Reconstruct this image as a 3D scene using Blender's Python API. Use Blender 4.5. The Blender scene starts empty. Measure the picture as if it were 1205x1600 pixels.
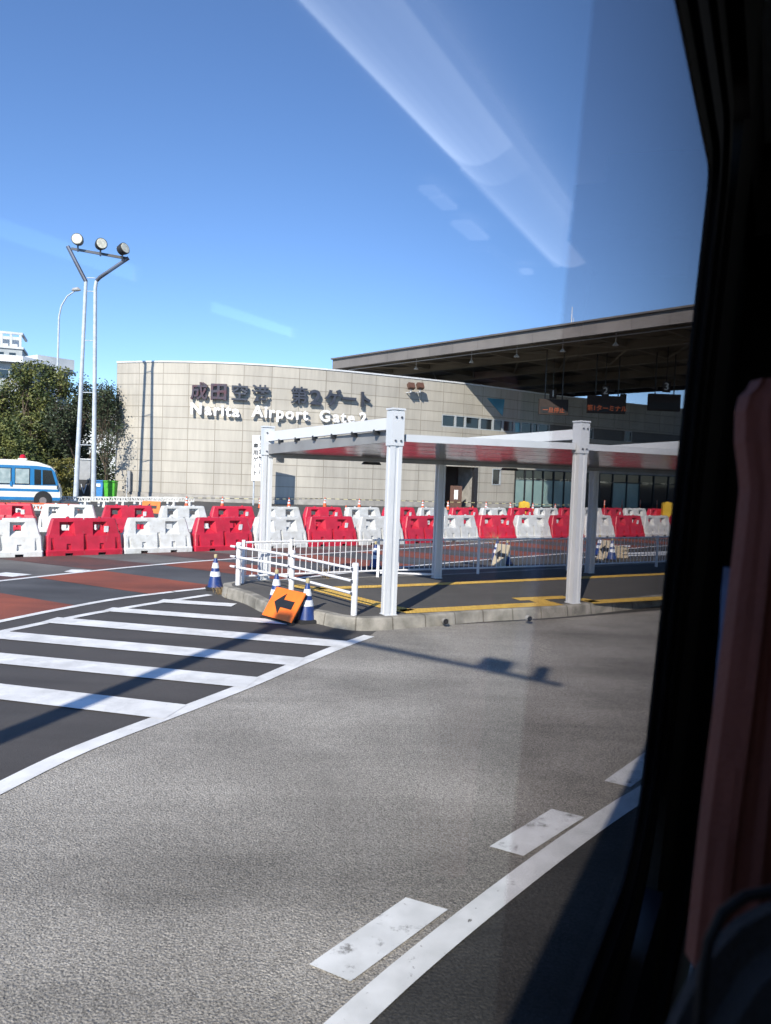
import bpy, bmesh, math, random
from mathutils import Vector, Matrix
R = math.radians
random.seed(7)
col = bpy.context.scene.collection
scn = bpy.context.scene

# ------------------------------------------------------------------ camera, sky, sun
FPX, EYE, PITCH, ROLL = 1155.0, 2.5, math.atan(58/1155.0), .037
Fv = Vector((0, math.cos(PITCH), -math.sin(PITCH))); U0 = Vector((0, math.sin(PITCH), math.cos(PITCH))); R0 = Vector((1, 0, 0))
Rv = R0*math.cos(ROLL)+U0*math.sin(ROLL); Uv = U0*math.cos(ROLL)-R0*math.sin(ROLL)
EYEP = Vector((0, 0, EYE))
cd = bpy.data.cameras.new('camera'); cam = bpy.data.objects.new('camera', cd); col.objects.link(cam)
cam.matrix_world = Matrix(((Rv.x, Uv.x, -Fv.x, 0), (Rv.y, Uv.y, -Fv.y, 0), (Rv.z, Uv.z, -Fv.z, EYE), (0, 0, 0, 1)))
cd.sensor_fit = 'VERTICAL'; cd.sensor_height = 36; cd.sensor_width = 27; cd.lens = 36*FPX/1600
cd.clip_start = .01; cd.clip_end = 4000
cd.dof.use_dof = True; cd.dof.focus_distance = 30; cd.dof.aperture_fstop = 6.0
scn.camera = cam
scn.view_settings.view_transform = 'Standard'; scn.view_settings.look = 'None'
scn.view_settings.exposure = 0.56; scn.view_settings.gamma = 1
SUN_AZ, SUN_EL = 18.0, 34.2          # azimuth the light travels to (from +Y towards +X), height of the sun
W = bpy.data.worlds.new('World'); scn.world = W; W.use_nodes = True
nt = W.node_tree; sky = nt.nodes.new('ShaderNodeTexSky'); sky.sky_type = 'NISHITA'; sky.sun_disc = False
sky.sun_elevation = R(SUN_EL); sky.sun_rotation = R(180+SUN_AZ); sky.air_density = .85; sky.dust_density = 0.0; sky.ozone_density = 4.0
hs = nt.nodes.new('ShaderNodeHueSaturation'); hs.inputs['Saturation'].default_value = 1.02; nt.links.new(sky.outputs[0], hs.inputs['Color']); tn = nt.nodes.new('ShaderNodeVectorMath'); tn.operation = 'MULTIPLY'; tn.inputs[1].default_value = (.87, .965, 1.1); nt.links.new(hs.outputs[0], tn.inputs[0]); nt.links.new(tn.outputs[0], nt.nodes['Background'].inputs[0]); nt.nodes['Background'].inputs[1].default_value = .145
sd = bpy.data.lights.new('sun', 'SUN'); sd.energy = 5.0; sd.angle = R(.53); sd.color = (1, .94, .83)
sun = bpy.data.objects.new('sun', sd); col.objects.link(sun)
SD = Vector((math.sin(R(SUN_AZ))*math.cos(R(SUN_EL)), math.cos(R(SUN_AZ))*math.cos(R(SUN_EL)), -math.sin(R(SUN_EL))))
sun.rotation_euler = SD.to_track_quat('-Z', 'Y').to_euler()

# ------------------------------------------------------------------ survey helpers: sight lines from the eye point onto real planes
def ray(x, y): return Fv+Rv*((x-602.5)/FPX)+Uv*((800-y)/FPX)
def G(x, y, z=0.0):
    d = ray(x, y); return EYEP+d*((z-EYE)/d.z)
def at(x, y, Y):
    d = ray(x, y); return EYEP+d*(Y/d.y)

# ------------------------------------------------------------------ object helpers
def tag(o, label=None, cat=None, group=None, kind=None):
    if label: o['label'] = label
    if cat: o['category'] = cat
    if group: o['group'] = group
    if kind: o['kind'] = kind
    return o
def empty(name, loc=(0, 0, 0), rz=0, label=None, cat=None, group=None):
    o = bpy.data.objects.new(name, None); col.objects.link(o); o.location = loc; o.rotation_euler = (0, 0, rz); o.empty_display_size = .2
    return tag(o, label, cat, group)
def copy_tree(o, parent=None):
    c = o.copy(); col.objects.link(c)
    if parent: c.parent = parent
    for ch in list(o.children): copy_tree(ch, c)
    return c
class MB:
    def __init__(s): s.v = []; s.f = []; s.uv = {}
    def quad(s, a, b, c, d, uv=None):
        i = len(s.v); s.v += [Vector(a), Vector(b), Vector(c), Vector(d)]; s.f.append((i, i+1, i+2, i+3))
        if uv: s.uv[len(s.f)-1] = uv
        return s
    def poly(s, pts, uv=None):
        i = len(s.v); s.v += [Vector(p) for p in pts]; s.f.append(tuple(range(i, i+len(pts))))
        if uv: s.uv[len(s.f)-1] = uv
        return s
    def box(s, c, sz, M=None, taper=1.0):
        M = M or Matrix.Identity(3); c = Vector(c); i = len(s.v)
        for z in (-1, 1):
            t = taper if z > 0 else 1
            for x, y in ((-1, -1), (1, -1), (1, 1), (-1, 1)): s.v.append(c+M@Vector((x*sz[0]/2*t, y*sz[1]/2*t, z*sz[2]/2)))
        s.f += [(i, i+3, i+2, i+1), (i+4, i+5, i+6, i+7)]+[(i+k, i+(k+1) % 4, i+4+(k+1) % 4, i+4+k) for k in range(4)]
        return s
    def bar(s, a, b, w, h, up=Vector((0, 0, 1))):
        a = Vector(a); b = Vector(b); d = (b-a); L = d.length; d.normalize(); x = d.cross(up)
        if x.length < 1e-4: x = d.cross(Vector((0, 1, 0)))
        x.normalize(); u = x.cross(d); M = Matrix((x, d, u)).transposed()
        return s.box((a+b)/2, (w, L, h), M)
    def tube(s, pts, rad, n=12, cap=True):
        pts = [Vector(p) for p in pts]
        if not isinstance(rad, (list, tuple)): rad = [rad]*len(pts)
        prev = None; rings = []
        for k, p in enumerate(pts):
            d = (pts[min(k+1, len(pts)-1)]-pts[max(k-1, 0)]).normalized()
            if prev is None:
                x = d.cross(Vector((0, 0, 1)))
                if x.length < .01: x = d.cross(Vector((0, 1, 0)))
            else: x = prev-d*prev.dot(d)
            x.normalize(); prev = x; y = d.cross(x); i = len(s.v); rings.append(i)
            for j in range(n):
                t = 2*math.pi*j/n; s.v.append(p+(x*math.cos(t)+y*math.sin(t))*rad[k])
        for a, b in zip(rings, rings[1:]):
            for j in range(n): s.f.append((a+j, a+(j+1) % n, b+(j+1) % n, b+j))
        if cap: s.f.append(tuple(rings[0]+j for j in range(n))[::-1]); s.f.append(tuple(rings[-1]+j for j in range(n)))
        return s
    def lathe(s, prof, c=(0, 0, 0), n=20): return s.tube([Vector(c)+Vector((0, 0, z)) for r, z in prof], [max(r, .0005) for r, z in prof], n)
    def prism(s, outline, h, M=None, o=(0, 0, 0)):
        """outline in local x,z ; extruded along local y by h (centred)"""
        M = M or Matrix.Identity(3); o = Vector(o); n = len(outline); i = len(s.v)
        for y in (-h/2, h/2): s.v += [o+M@Vector((x, y, z)) for x, z in outline]
        s.f += [tuple(range(i, i+n)), tuple(range(i+2*n-1, i+n-1, -1))]
        s.f += [(i+k, i+n+k, i+n+(k+1) % n, i+(k+1) % n) for k in range(n)]
        return s
    def build(s, name, m, parent=None, smooth=False, bevel=0, recalc=True):
        me = bpy.data.meshes.new(name); me.from_pydata([tuple(v) for v in s.v], [], s.f)
        if s.uv:
            L = me.uv_layers.new(name='UVMap')
            for p in me.polygons:
                if p.index in s.uv:
                    for li, uv in zip(p.loop_indices, s.uv[p.index]): L.data[li].uv = uv
        if recalc or bevel:
            bm = bmesh.new(); bm.from_mesh(me)
            if recalc: bmesh.ops.recalc_face_normals(bm, faces=bm.faces)
            if bevel:
                es = [e for e in bm.edges if len(e.link_faces) == 2 and e.calc_face_angle(0) > .5]
                bmesh.ops.bevel(bm, geom=es, offset=bevel, segments=2, affect='EDGES', clamp_overlap=True)
            bm.to_mesh(me); bm.free()
        if smooth:
            me.polygons.foreach_set('use_smooth', [True]*len(me.polygons)); me.set_sharp_from_angle(angle=R(35))
        me.materials.append(m); o = bpy.data.objects.new(name, me); col.objects.link(o)
        if parent: o.parent = parent
        return o
def rz(a): return Matrix.Rotation(a, 3, 'Z')
def struct(name, mb, m, **k): return tag(mb.build(name, m, **k), kind='structure')
def text_obj(name, body, size, m, parent=None, bold=0.0, ext=.01, M=None, loc=(0, 0, 0), ax='CENTER', sx=1.0):
    c = bpy.data.curves.new('lettering', 'FONT'); c.body = body; c.size = size; c.extrude = ext; c.offset = bold; c.align_x = ax; c.align_y = 'CENTER'; c.resolution_u = 3
    t = bpy.data.objects.new('lettering_source', c); col.objects.link(t); bpy.context.view_layer.update()
    me = bpy.data.meshes.new_from_object(t.evaluated_get(bpy.context.evaluated_depsgraph_get())); bpy.data.objects.remove(t)
    M = M or Matrix.Identity(3)
    for v in me.vertices: v.co = M@Vector((v.co.x*sx, v.co.y, v.co.z))
    me.materials.clear(); me.materials.append(m); o = bpy.data.objects.new(name, me); col.objects.link(o); o.location = loc
    if parent: o.parent = parent
    return o
def facing(nrm):
    """matrix taking text space (x right, y up, z out) to a wall whose outward normal is nrm"""
    z = Vector(nrm).normalized(); u = Vector((0, 0, 1)); x = u.cross(z).normalized(); y = z.cross(x); return Matrix((x, y, z)).transposed()

# ------------------------------------------------------------------ materials
def mat(name, c1, c2=None, rough=.6, scale=3.0, metal=0.0, bump=0.0, bscale=40.0, spec=.5, detail=6, mixlo=.35, mixhi=.65, coat=0, speck=None, stretch=None, emit=None):
    m = bpy.data.materials.new(name); m.use_nodes = True; n = m.node_tree; b = n.nodes['Principled BSDF']
    b.inputs['Roughness'].default_value = rough; b.inputs['Metallic'].default_value = metal; b.inputs['Specular IOR Level'].default_value = spec
    b.inputs['Coat Weight'].default_value = coat
    tc = n.nodes.new('ShaderNodeTexCoord'); src = tc.outputs['Object']
    if stretch:
        mp = n.nodes.new('ShaderNodeMapping'); n.links.new(src, mp.inputs[0]); mp.inputs['Scale'].default_value = stretch[0]; mp.inputs['Rotation'].default_value = stretch[1]; src2 = mp.outputs[0]
    else: src2 = src
    c2 = c2 or tuple(x*.8 for x in c1)
    nz = n.nodes.new('ShaderNodeTexNoise'); n.links.new(src, nz.inputs['Vector']); nz.inputs['Scale'].default_value = scale; nz.inputs['Detail'].default_value = detail
    rp = n.nodes.new('ShaderNodeValToRGB'); n.links.new(nz.outputs['Fac'], rp.inputs[0])
    rp.color_ramp.elements[0].position = mixlo; rp.color_ramp.elements[1].position = mixhi
    rp.color_ramp.elements[0].color = (*c2, 1); rp.color_ramp.elements[1].color = (*c1, 1)
    out = rp.outputs[0]
    if speck:   # (scale, strength, lo, hi)
        n2 = n.nodes.new('ShaderNodeTexNoise'); n.links.new(src2, n2.inputs['Vector']); n2.inputs['Scale'].default_value = speck[0]; n2.inputs['Detail'].default_value = 3; n2.inputs['Roughness'].default_value = .7
        r2 = n.nodes.new('ShaderNodeMapRange'); n.links.new(n2.outputs['Fac'], r2.inputs[0]); r2.inputs[1].default_value = .3; r2.inputs[2].default_value = .7; r2.inputs[3].default_value = speck[2]; r2.inputs[4].default_value = speck[3]
        mx = n.nodes.new('ShaderNodeVectorMath'); mx.operation = 'SCALE'; n.links.new(out, mx.inputs[0]); n.links.new(r2.outputs[0], mx.inputs['Scale']); out = mx.outputs[0]
    n.links.new(out, b.inputs['Base Color'])
    if bump:
        n3 = n.nodes.new('ShaderNodeTexNoise'); n.links.new(src2, n3.inputs['Vector']); n3.inputs['Scale'].default_value = bscale; n3.inputs['Detail'].default_value = 3
        bp = n.nodes.new('ShaderNodeBump'); bp.inputs['Strength'].default_value = bump; bp.inputs['Distance'].default_value = .02; n.links.new(n3.outputs['Fac'], bp.inputs['Height']); n.links.new(bp.outputs[0], b.inputs['Normal'])
    if emit: b.inputs['Emission Color'].default_value = (*emit[0], 1); b.inputs['Emission Strength'].default_value = emit[1]
    return m
def nodes_of(m): return m.node_tree, m.node_tree.nodes['Principled BSDF']
def worn(m, scale, thr, under, soft=.04, big=None):
    """road paint worn through to the asphalt"""
    n, b = nodes_of(m); src = b.inputs['Base Color'].links[0].from_socket
    tc = n.nodes.new('ShaderNodeTexCoord'); nz = n.nodes.new('ShaderNodeTexNoise'); nz.inputs['Scale'].default_value = scale; nz.inputs['Detail'].default_value = 8; nz.inputs['Roughness'].default_value = .75
    n.links.new(tc.outputs['Object'], nz.inputs['Vector'])
    mr = n.nodes.new('ShaderNodeMapRange'); n.links.new(nz.outputs['Fac'], mr.inputs[0]); mr.inputs[1].default_value = thr; mr.inputs[2].default_value = thr+soft
    mx = n.nodes.new('ShaderNodeMix'); mx.data_type = 'RGBA'; n.links.new(mr.outputs[0], mx.inputs[0]); n.links.new(src, mx.inputs[6]); mx.inputs[7].default_value = (*under, 1)
    n.links.new(mx.outputs[2], b.inputs['Base Color']); return m

M_ground = mat('old asphalt', (.075, .072, .068), (.05, .048, .047), .9, .6, bump=.4, bscale=60, speck=(70, 1, .6, 1.5))
M_rough = mat('coarse pale asphalt', (.345, .322, .285), (.225, .209, .184), .95, .5, bump=.8, bscale=75, speck=(80, 1, .28, 1.7), detail=9, mixlo=.36, mixhi=.6)
M_hatch = mat('smooth asphalt', (.066, .060, .057), (.054, .05, .048), .85, .8, bump=.3, bscale=90, speck=(90, 1, .75, 1.3))
M_newdark = mat('dark fresh asphalt', (.050, .048, .044), (.038, .037, .034), .85, .8, bump=.5, bscale=55, speck=(60, 1, .5, 1.7))
M_lane = mat('bluish lane asphalt', (.078, .08, .085), (.055, .056, .06), .9, .7, bump=.4, bscale=70, speck=(60, 1, .7, 1.35))
M_redlane = mat('terracotta road surfacing', (.26, .066, .036), (.19, .052, .032), .9, .8, bump=.3, bscale=70, speck=(60, 1, .75, 1.2))
M_redfade = mat('faded maroon surfacing', (.13, .052, .045), (.075, .045, .043), .9, 1.2, bump=.4, bscale=60, speck=(50, 1, .6, 1.4))
M_greyfade = mat('worn grey asphalt', (.15, .145, .138), (.085, .082, .08), .9, .8, bump=.5, bscale=50, speck=(50, 1, .5, 1.5))
M_paint = worn(worn(mat('white road paint', (.78, .78, .77), (.62, .62, .61), .7, 3), 1.6, .5, (.52, .52, .51), .2), 26, .62, (.3, .29, .28), .08)
M_paintw = worn(mat('cracked white road paint', (.8, .81, .8), (.66, .67, .66), .7, 5), 12, .615, (.2, .19, .18), .05)
M_paintww = worn(mat('worn white road paint', (.8, .81, .8), (.66, .67, .66), .7, 5), 6, .56, (.22, .215, .2), .1)
M_walk = mat('footway asphalt', (.095, .09, .085), (.075, .072, .068), .9, 1.5, bump=.3, bscale=80, speck=(80, 1, .8, 1.2))
M_tact = mat('yellow tactile paving', (.78, .5, .1), (.62, .38, .07), .7, 8)
M_kerb = mat('weathered kerb concrete', (.36, .335, .29), (.17, .16, .135), .9, 3.5, bump=.5, bscale=30, detail=9)
M_white = mat('white painted steel', (.64, .66, .68), (.6, .62, .64), .35, 2, coat=.2)
M_rail = mat('white rail paint', (.8, .8, .82), (.68, .68, .7), .4, 7)
M_dark = mat('dark metal', (.03, .032, .036), (.02, .02, .022), .5, 6)
M_bolt = mat('bolt steel', (.12, .13, .16), None, .4, 20, metal=.6)
M_galv = mat('galvanised pole paint', (.55, .6, .66), (.42, .47, .52), .45, 4)
M_pwhite = mat('white barrier plastic', (.68, .69, .68), (.55, .55, .52), .5, 5, detail=8)
M_pred = mat('crimson barrier plastic', (.62, .022, .055), (.48, .018, .042), .42, 4, detail=8)
M_refl = mat('white reflector', (.85, .85, .85), None, .4, 20)
M_concrete = mat('plinth concrete', (.42, .40, .37), (.28, .27, .25), .9, 2, bump=.3, bscale=20, detail=9)
M_trim = mat('pale metal coping', (.7, .72, .74), (.6, .62, .64), .4, 3)
M_frame = mat('grey window frame', (.45, .48, .5), (.35, .38, .4), .4, 5)
M_glassd = mat('dark window glass', (.012, .018, .02), (.02, .028, .03), .05, .4, spec=.9)
M_glasst = mat('teal lit glass', (.05, .32, .42), (.03, .2, .3), .1, .5, spec=.8)  # teal of sunlight and reflection put into the glass colour
M_glassp = mat('pale film glazing', (.33, .46, .44), (.25, .38, .37), .15, .6, spec=.7)
M_fascia = mat('brown grey canopy panel', (.215, .198, .187), (.18, .165, .157), .55, .7)
M_deck = mat('canopy soffit brown', (.2, .17, .13), (.14, .12, .09), .8, .4)
M_girder = mat('canopy girder', (.30, .26, .19), (.22, .19, .14), .7, .5)
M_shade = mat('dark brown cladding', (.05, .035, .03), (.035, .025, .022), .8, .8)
M_soffit = mat('polished soffit sheet', (.30, .30, .31), (.26, .26, .27), .2, 2, metal=.85)
M_gutter = mat('grey aluminium gutter', (.33, .33, .33), (.26, .26, .26), .5, 2, metal=.3)
M_orange = mat('orange reflective sheet', (.95, .2, .02), (.85, .16, .015), .45, 5)
M_black = mat('black paint', (.015, .015, .016), None, .5, 8)
M_cblue = mat('blue cone plastic', (.012, .045, .2), (.01, .03, .14), .45, 8)
M_cwhite = mat('white reflective band', (.72, .74, .78), (.6, .62, .66), .4, 12)
M_corange = mat('orange cone plastic', (.75, .12, .03), (.6, .09, .025), .5, 10)
M_cbase = mat('black rubber', (.02, .02, .022), None, .8, 10)
M_capy = mat('straw coloured lamp cap', (.55, .47, .27), None, .4, 10)
M_yellow = mat('yellow plastic', (.75, .48, .04), (.6, .38, .03), .5, 5)
M_letw = mat('white sign letter', (.86, .86, .86), (.8, .8, .8), .4, 6)
M_letd = mat('dark slate sign letter', (.075, .08, .10), (.05, .054, .07), .35, 4, metal=.3)
M_letr = mat('maroon sign letter', (.10, .045, .055), (.06, .06, .08), .35, 3, metal=.3)
M_brown = mat('brown lamp housing', (.13, .065, .045), None, .5, 8)
M_lens = mat('lamp lens', (.75, .74, .62), (.5, .5, .42), .15, 6)
M_buscream = mat('cream coach paint', (.78, .77, .70), (.72, .71, .65), .25, 2, coat=.4)
M_busblue = mat('blue coach paint', (.02, .2, .46), (.018, .17, .4), .25, 2, coat=.4)
M_curtain = mat('pale curtain', (.42, .5, .5), (.25, .33, .34), .8, 3)
M_beacon = mat('red beacon', (.6, .01, .03), None, .2, 6)
M_tyre = mat('tyre', (.02, .02, .02), None, .8, 10)
M_rim = mat('wheel rim', (.35, .3, .28), None, .4, 10, metal=.5)
M_binb = mat('blue bin plastic', (.05, .25, .6), None, .5, 8)
M_bing = mat('green bin plastic', (.08, .45, .03), None, .5, 8)
M_cab = mat('grey cabinet', (.35, .36, .37), (.28, .29, .3), .5, 3)
M_bldw = mat('white render', (.66, .68, .68), (.52, .55, .56), .8, .4)
M_bldg = mat('pale grey render', (.46, .49, .5), (.36, .4, .42), .8, .5)
M_bark = mat('bark', (.12, .09, .06), (.06, .045, .035), .95, 6, bump=.4)
M_leafa = mat('olive foliage', (.17, .18, .045), (.045, .07, .02), .6, .9, mixlo=.4, mixhi=.6)
M_leafb = mat('dark foliage', (.055, .075, .03), (.025, .04, .018), .6, 1.18)
M_leafc = mat('yellow green shrub', (.2, .17, .03), (.08, .09, .02), .6, 2)
M_dry = mat('dry grass', (.4, .28, .14), (.25, .17, .08), .9, 10)
M_redamb = mat('amber display text', (.2, .05, .02), None, .5, 5, emit=((1, .25, .08), .16))
M_reddim = mat('dim red display text', (.15, .02, .02), None, .5, 5, emit=((.6, .08, .05), .12))
M_board = mat('weathered plywood board', (.5, .42, .3), (.38, .32, .23), .8, 3)
M_num = mat('lane number paint', (.75, .75, .75), None, .5, 6)
M_wire = mat('wire', (.05, .05, .05), None, .6, 6)

M_stripe = mat('striped bar', (.7, .6, .2), None, .5, 5)
def stripe_nodes(m):
    n, b = nodes_of(m); tc = n.nodes.new('ShaderNodeTexCoord'); le = n.nodes.new('ShaderNodeVectorMath'); le.operation = 'LENGTH'; n.links.new(tc.outputs['Object'], le.inputs[0])
    mo = n.nodes.new('ShaderNodeMath'); mo.operation = 'PINGPONG'; mo.inputs[1].default_value = .3; n.links.new(le.outputs['Value'], mo.inputs[0]); gt = n.nodes.new('ShaderNodeMath'); gt.operation = 'GREATER_THAN'; gt.inputs[1].default_value = .15; n.links.new(mo.outputs[0], gt.inputs[0])
    mx = n.nodes.new('ShaderNodeMix'); mx.data_type = 'RGBA'; n.links.new(gt.outputs[0], mx.inputs[0]); mx.inputs[6].default_value = (.02, .02, .02, 1); mx.inputs[7].default_value = (.75, .68, .35, 1); n.links.new(mx.outputs[2], b.inputs['Base Color'])
stripe_nodes(M_stripe)
# tiled facade: 2 m x 0.817 m panels with dark joints, each panel a slightly different beige
M_facade = mat('beige panel cladding', (.505, .475, .418), (.45, .422, .37), .6, .3)
def facade_nodes(m):
    n, b = nodes_of(m); src = b.inputs['Base Color'].links[0].from_socket
    uv = n.nodes.new('ShaderNodeTexCoord').outputs['UV']
    br = n.nodes.new('ShaderNodeTexBrick'); n.links.new(uv, br.inputs['Vector']); br.offset = 0; br.squash = 1
    br.inputs['Scale'].default_value = 1; br.inputs['Brick Width'].default_value = 2.06; br.inputs['Row Height'].default_value = .817; br.inputs['Mortar Size'].default_value = .028; br.inputs['Mortar Smooth'].default_value = .1
    br.inputs['Color1'].default_value = (.93, .93, .93, 1); br.inputs['Color2'].default_value = (1.04, 1.04, 1.03, 1); br.inputs['Mortar'].default_value = (.55, .53, .5, 1)
    mp = n.nodes.new('ShaderNodeMapping'); n.links.new(uv, mp.inputs[0]); mp.inputs['Scale'].default_value = (1.6, .12, 1)
    st = n.nodes.new('ShaderNodeTexNoise'); n.links.new(mp.outputs[0], st.inputs['Vector']); st.inputs['Scale'].default_value = 1.6; st.inputs['Detail'].default_value = 7; st.inputs['Roughness'].default_value = .7
    sr = n.nodes.new('ShaderNodeMapRange'); n.links.new(st.outputs['Fac'], sr.inputs[0]); sr.inputs[1].default_value = .3; sr.inputs[2].default_value = .6; sr.inputs[3].default_value = .78; sr.inputs[4].default_value = 1.0
    m1 = n.nodes.new('ShaderNodeMix'); m1.data_type = 'RGBA'; m1.blend_type = 'MULTIPLY'; m1.inputs[0].default_value = 1; n.links.new(src, m1.inputs[6]); n.links.new(br.outputs['Color'], m1.inputs[7])
    vs = n.nodes.new('ShaderNodeVectorMath'); vs.operation = 'SCALE'; n.links.new(m1.outputs[2], vs.inputs[0]); n.links.new(sr.outputs[0], vs.inputs['Scale'])
    n.links.new(vs.outputs[0], b.inputs['Base Color'])
facade_nodes(M_facade)
def tyre_wear(m, rot, lo=.62):
    # long faint bands of wear along the driving direction, and a few finer stains
    n, b = nodes_of(m); src = b.inputs['Base Color'].links[0].from_socket; tc = n.nodes.new('ShaderNodeTexCoord'); mp = n.nodes.new('ShaderNodeMapping'); n.links.new(tc.outputs['Object'], mp.inputs[0])
    mp.inputs['Rotation'].default_value = (0, 0, rot); mp.inputs['Scale'].default_value = (.16, 1.0, 1); nz = n.nodes.new('ShaderNodeTexNoise'); n.links.new(mp.outputs[0], nz.inputs['Vector']); nz.inputs['Scale'].default_value = .95; nz.inputs['Detail'].default_value = 8; nz.inputs['Roughness'].default_value = .62; nz.inputs['Distortion'].default_value = .4
    mr = n.nodes.new('ShaderNodeMapRange'); n.links.new(nz.outputs['Fac'], mr.inputs[0]); mr.inputs[1].default_value = .36; mr.inputs[2].default_value = .56; mr.inputs[3].default_value = lo; mr.inputs[4].default_value = 1.1
    vs = n.nodes.new('ShaderNodeVectorMath'); vs.operation = 'SCALE'; n.links.new(src, vs.inputs[0]); n.links.new(mr.outputs[0], vs.inputs['Scale']); n.links.new(vs.outputs[0], b.inputs['Base Color'])
def vary(m, lo=.82, hi=1.05):
    # every copy of the object is a little more or less faded
    n, b = nodes_of(m); src = b.inputs['Base Color'].links[0].from_socket; oi = n.nodes.new('ShaderNodeObjectInfo'); mr = n.nodes.new('ShaderNodeMapRange'); n.links.new(oi.outputs['Random'], mr.inputs[0]); mr.inputs[3].default_value = lo; mr.inputs[4].default_value = hi
    vs = n.nodes.new('ShaderNodeVectorMath'); vs.operation = 'SCALE'; n.links.new(src, vs.inputs[0]); n.links.new(mr.outputs[0], vs.inputs['Scale']); n.links.new(vs.outputs[0], b.inputs['Base Color'])
def scuffs(m, colr, scale=9, thr=.62):
    n, b = nodes_of(m); src = b.inputs['Base Color'].links[0].from_socket; tc = n.nodes.new('ShaderNodeTexCoord'); oi = n.nodes.new('ShaderNodeObjectInfo'); ad = n.nodes.new('ShaderNodeVectorMath'); n.links.new(tc.outputs['Object'], ad.inputs[0]); n.links.new(oi.outputs['Location'], ad.inputs[1])
    mp = n.nodes.new('ShaderNodeMapping'); mp.inputs['Scale'].default_value = (1, 1, .5); n.links.new(ad.outputs[0], mp.inputs[0]); nz = n.nodes.new('ShaderNodeTexNoise'); nz.inputs['Scale'].default_value = scale; nz.inputs['Detail'].default_value = 8; nz.inputs['Roughness'].default_value = .75; n.links.new(mp.outputs[0], nz.inputs['Vector'])
    mr = n.nodes.new('ShaderNodeMapRange'); n.links.new(nz.outputs['Fac'], mr.inputs[0]); mr.inputs[1].default_value = thr; mr.inputs[2].default_value = thr+.12; mr.inputs[4].default_value = .75; mx = n.nodes.new('ShaderNodeMix'); mx.data_type = 'RGBA'; n.links.new(mr.outputs[0], mx.inputs[0]); n.links.new(src, mx.inputs[6]); mx.inputs[7].default_value = (*colr, 1); n.links.new(mx.outputs[2], b.inputs['Base Color'])
tyre_wear(M_rough, R(-38), .8); tyre_wear(M_hatch, R(40), .8); tyre_wear(M_lane, R(-50), .75); tyre_wear(M_redlane, R(-50), .75); tyre_wear(M_newdark, R(-60), .7)
scuffs(M_pwhite, (.36, .33, .28), 9, .57); scuffs(M_pred, (.5, .17, .16), 9, .58); vary(M_pwhite, .86, 1.03); vary(M_pred, .8, 1.06); scuffs(M_orange, (.5, .2, .08), 12, .6); scuffs(M_cblue, (.12, .14, .2), 14, .58)
scuffs(M_white, (.5, .49, .46), 14, .68); scuffs(M_rail, (.4, .38, .35), 9, .64)
def joint_uv(m, w, h, size, dark=(.5, .5, .5)):
    n, b = nodes_of(m); src = b.inputs['Base Color'].links[0].from_socket
    uv = n.nodes.new('ShaderNodeTexCoord').outputs['UV']; br = n.nodes.new('ShaderNodeTexBrick'); n.links.new(uv, br.inputs['Vector']); br.offset = 0
    br.inputs['Scale'].default_value = 1; br.inputs['Brick Width'].default_value = w; br.inputs['Row Height'].default_value = h; br.inputs['Mortar Size'].default_value = size
    br.inputs['Color1'].default_value = (.92, .92, .92, 1); br.inputs['Color2'].default_value = (1.05, 1.05, 1.05, 1); br.inputs['Mortar'].default_value = (*dark, 1)
    m1 = n.nodes.new('ShaderNodeMix'); m1.data_type = 'RGBA'; m1.blend_type = 'MULTIPLY'; m1.inputs[0].default_value = 1; n.links.new(src, m1.inputs[6]); n.links.new(br.outputs['Color'], m1.inputs[7]); n.links.new(m1.outputs[2], b.inputs['Base Color'])
joint_uv(M_kerb, .62, 50, .012, (.5, .48, .45)); joint_uv(M_fascia, 2.6, 50, .03, (.7, .7, .7))
def tactile_nodes(m):
    n, b = nodes_of(m); tc = n.nodes.new('ShaderNodeTexCoord'); vo = n.nodes.new('ShaderNodeTexVoronoi'); n.links.new(tc.outputs['Object'], vo.inputs['Vector']); vo.inputs['Scale'].default_value = 16; vo.inputs['Randomness'].default_value = .15
    bp = n.nodes.new('ShaderNodeBump'); bp.invert = True; bp.inputs['Strength'].default_value = .9; bp.inputs['Distance'].default_value = .02; n.links.new(vo.outputs['Distance'], bp.inputs['Height']); n.links.new(bp.outputs[0], b.inputs['Normal'])
tactile_nodes(M_tact)

# ------------------------------------------------------------------ polylines on the ground
def resample(pts, n=6):
    P = [Vector(p) for p in pts]; P = [P[0]*2-P[1]]+P+[P[-1]*2-P[-2]]; out = []
    for i in range(1, len(P)-2):
        a, b, c, d = P[i-1:i+3]
        for k in range(n):
            t = k/n; out.append(.5*((2*b)+(c-a)*t+(2*a-5*b+4*c-d)*t*t+(3*b-a-3*c+d)*t**3))
    out.append(P[-2]); return out
def side(pts, i):
    d = (pts[min(i+1, len(pts)-1)]-pts[max(i-1, 0)]); d.z = 0; d.normalize(); return Vector((-d.y, d.x, 0))
def strip(mb, pts, w, z):
    for i in range(len(pts)-1):
        a, b = pts[i], pts[i+1]; na, nb = side(pts, i)*w/2, side(pts, i+1)*w/2
        q = [a+na, a-na, b-nb, b+nb]; mb.quad(*[Vector((p.x, p.y, z)) for p in q])
def extend(pts, a=0, b=0):
    if a: pts = [pts[0]+(pts[0]-pts[1]).normalized()*a]+pts
    if b: pts = pts+[pts[-1]+(pts[-1]-pts[-2]).normalized()*b]
    return pts
def sheet(name, pts, z, m, n=1, **k):
    mb = MB(); mb.poly([Vector((p.x, p.y, z)) for p in pts]); o = mb.build(name, m)
    if o.data.polygons[0].normal.z < 0: o.data.flip_normals()
    return tag(o, kind='structure', **k)

g = MB(); g.quad((-900, -300, 0), (900, -300, 0), (900, 1500, 0), (-900, 1500, 0)); struct('ground', g, M_ground)

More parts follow.
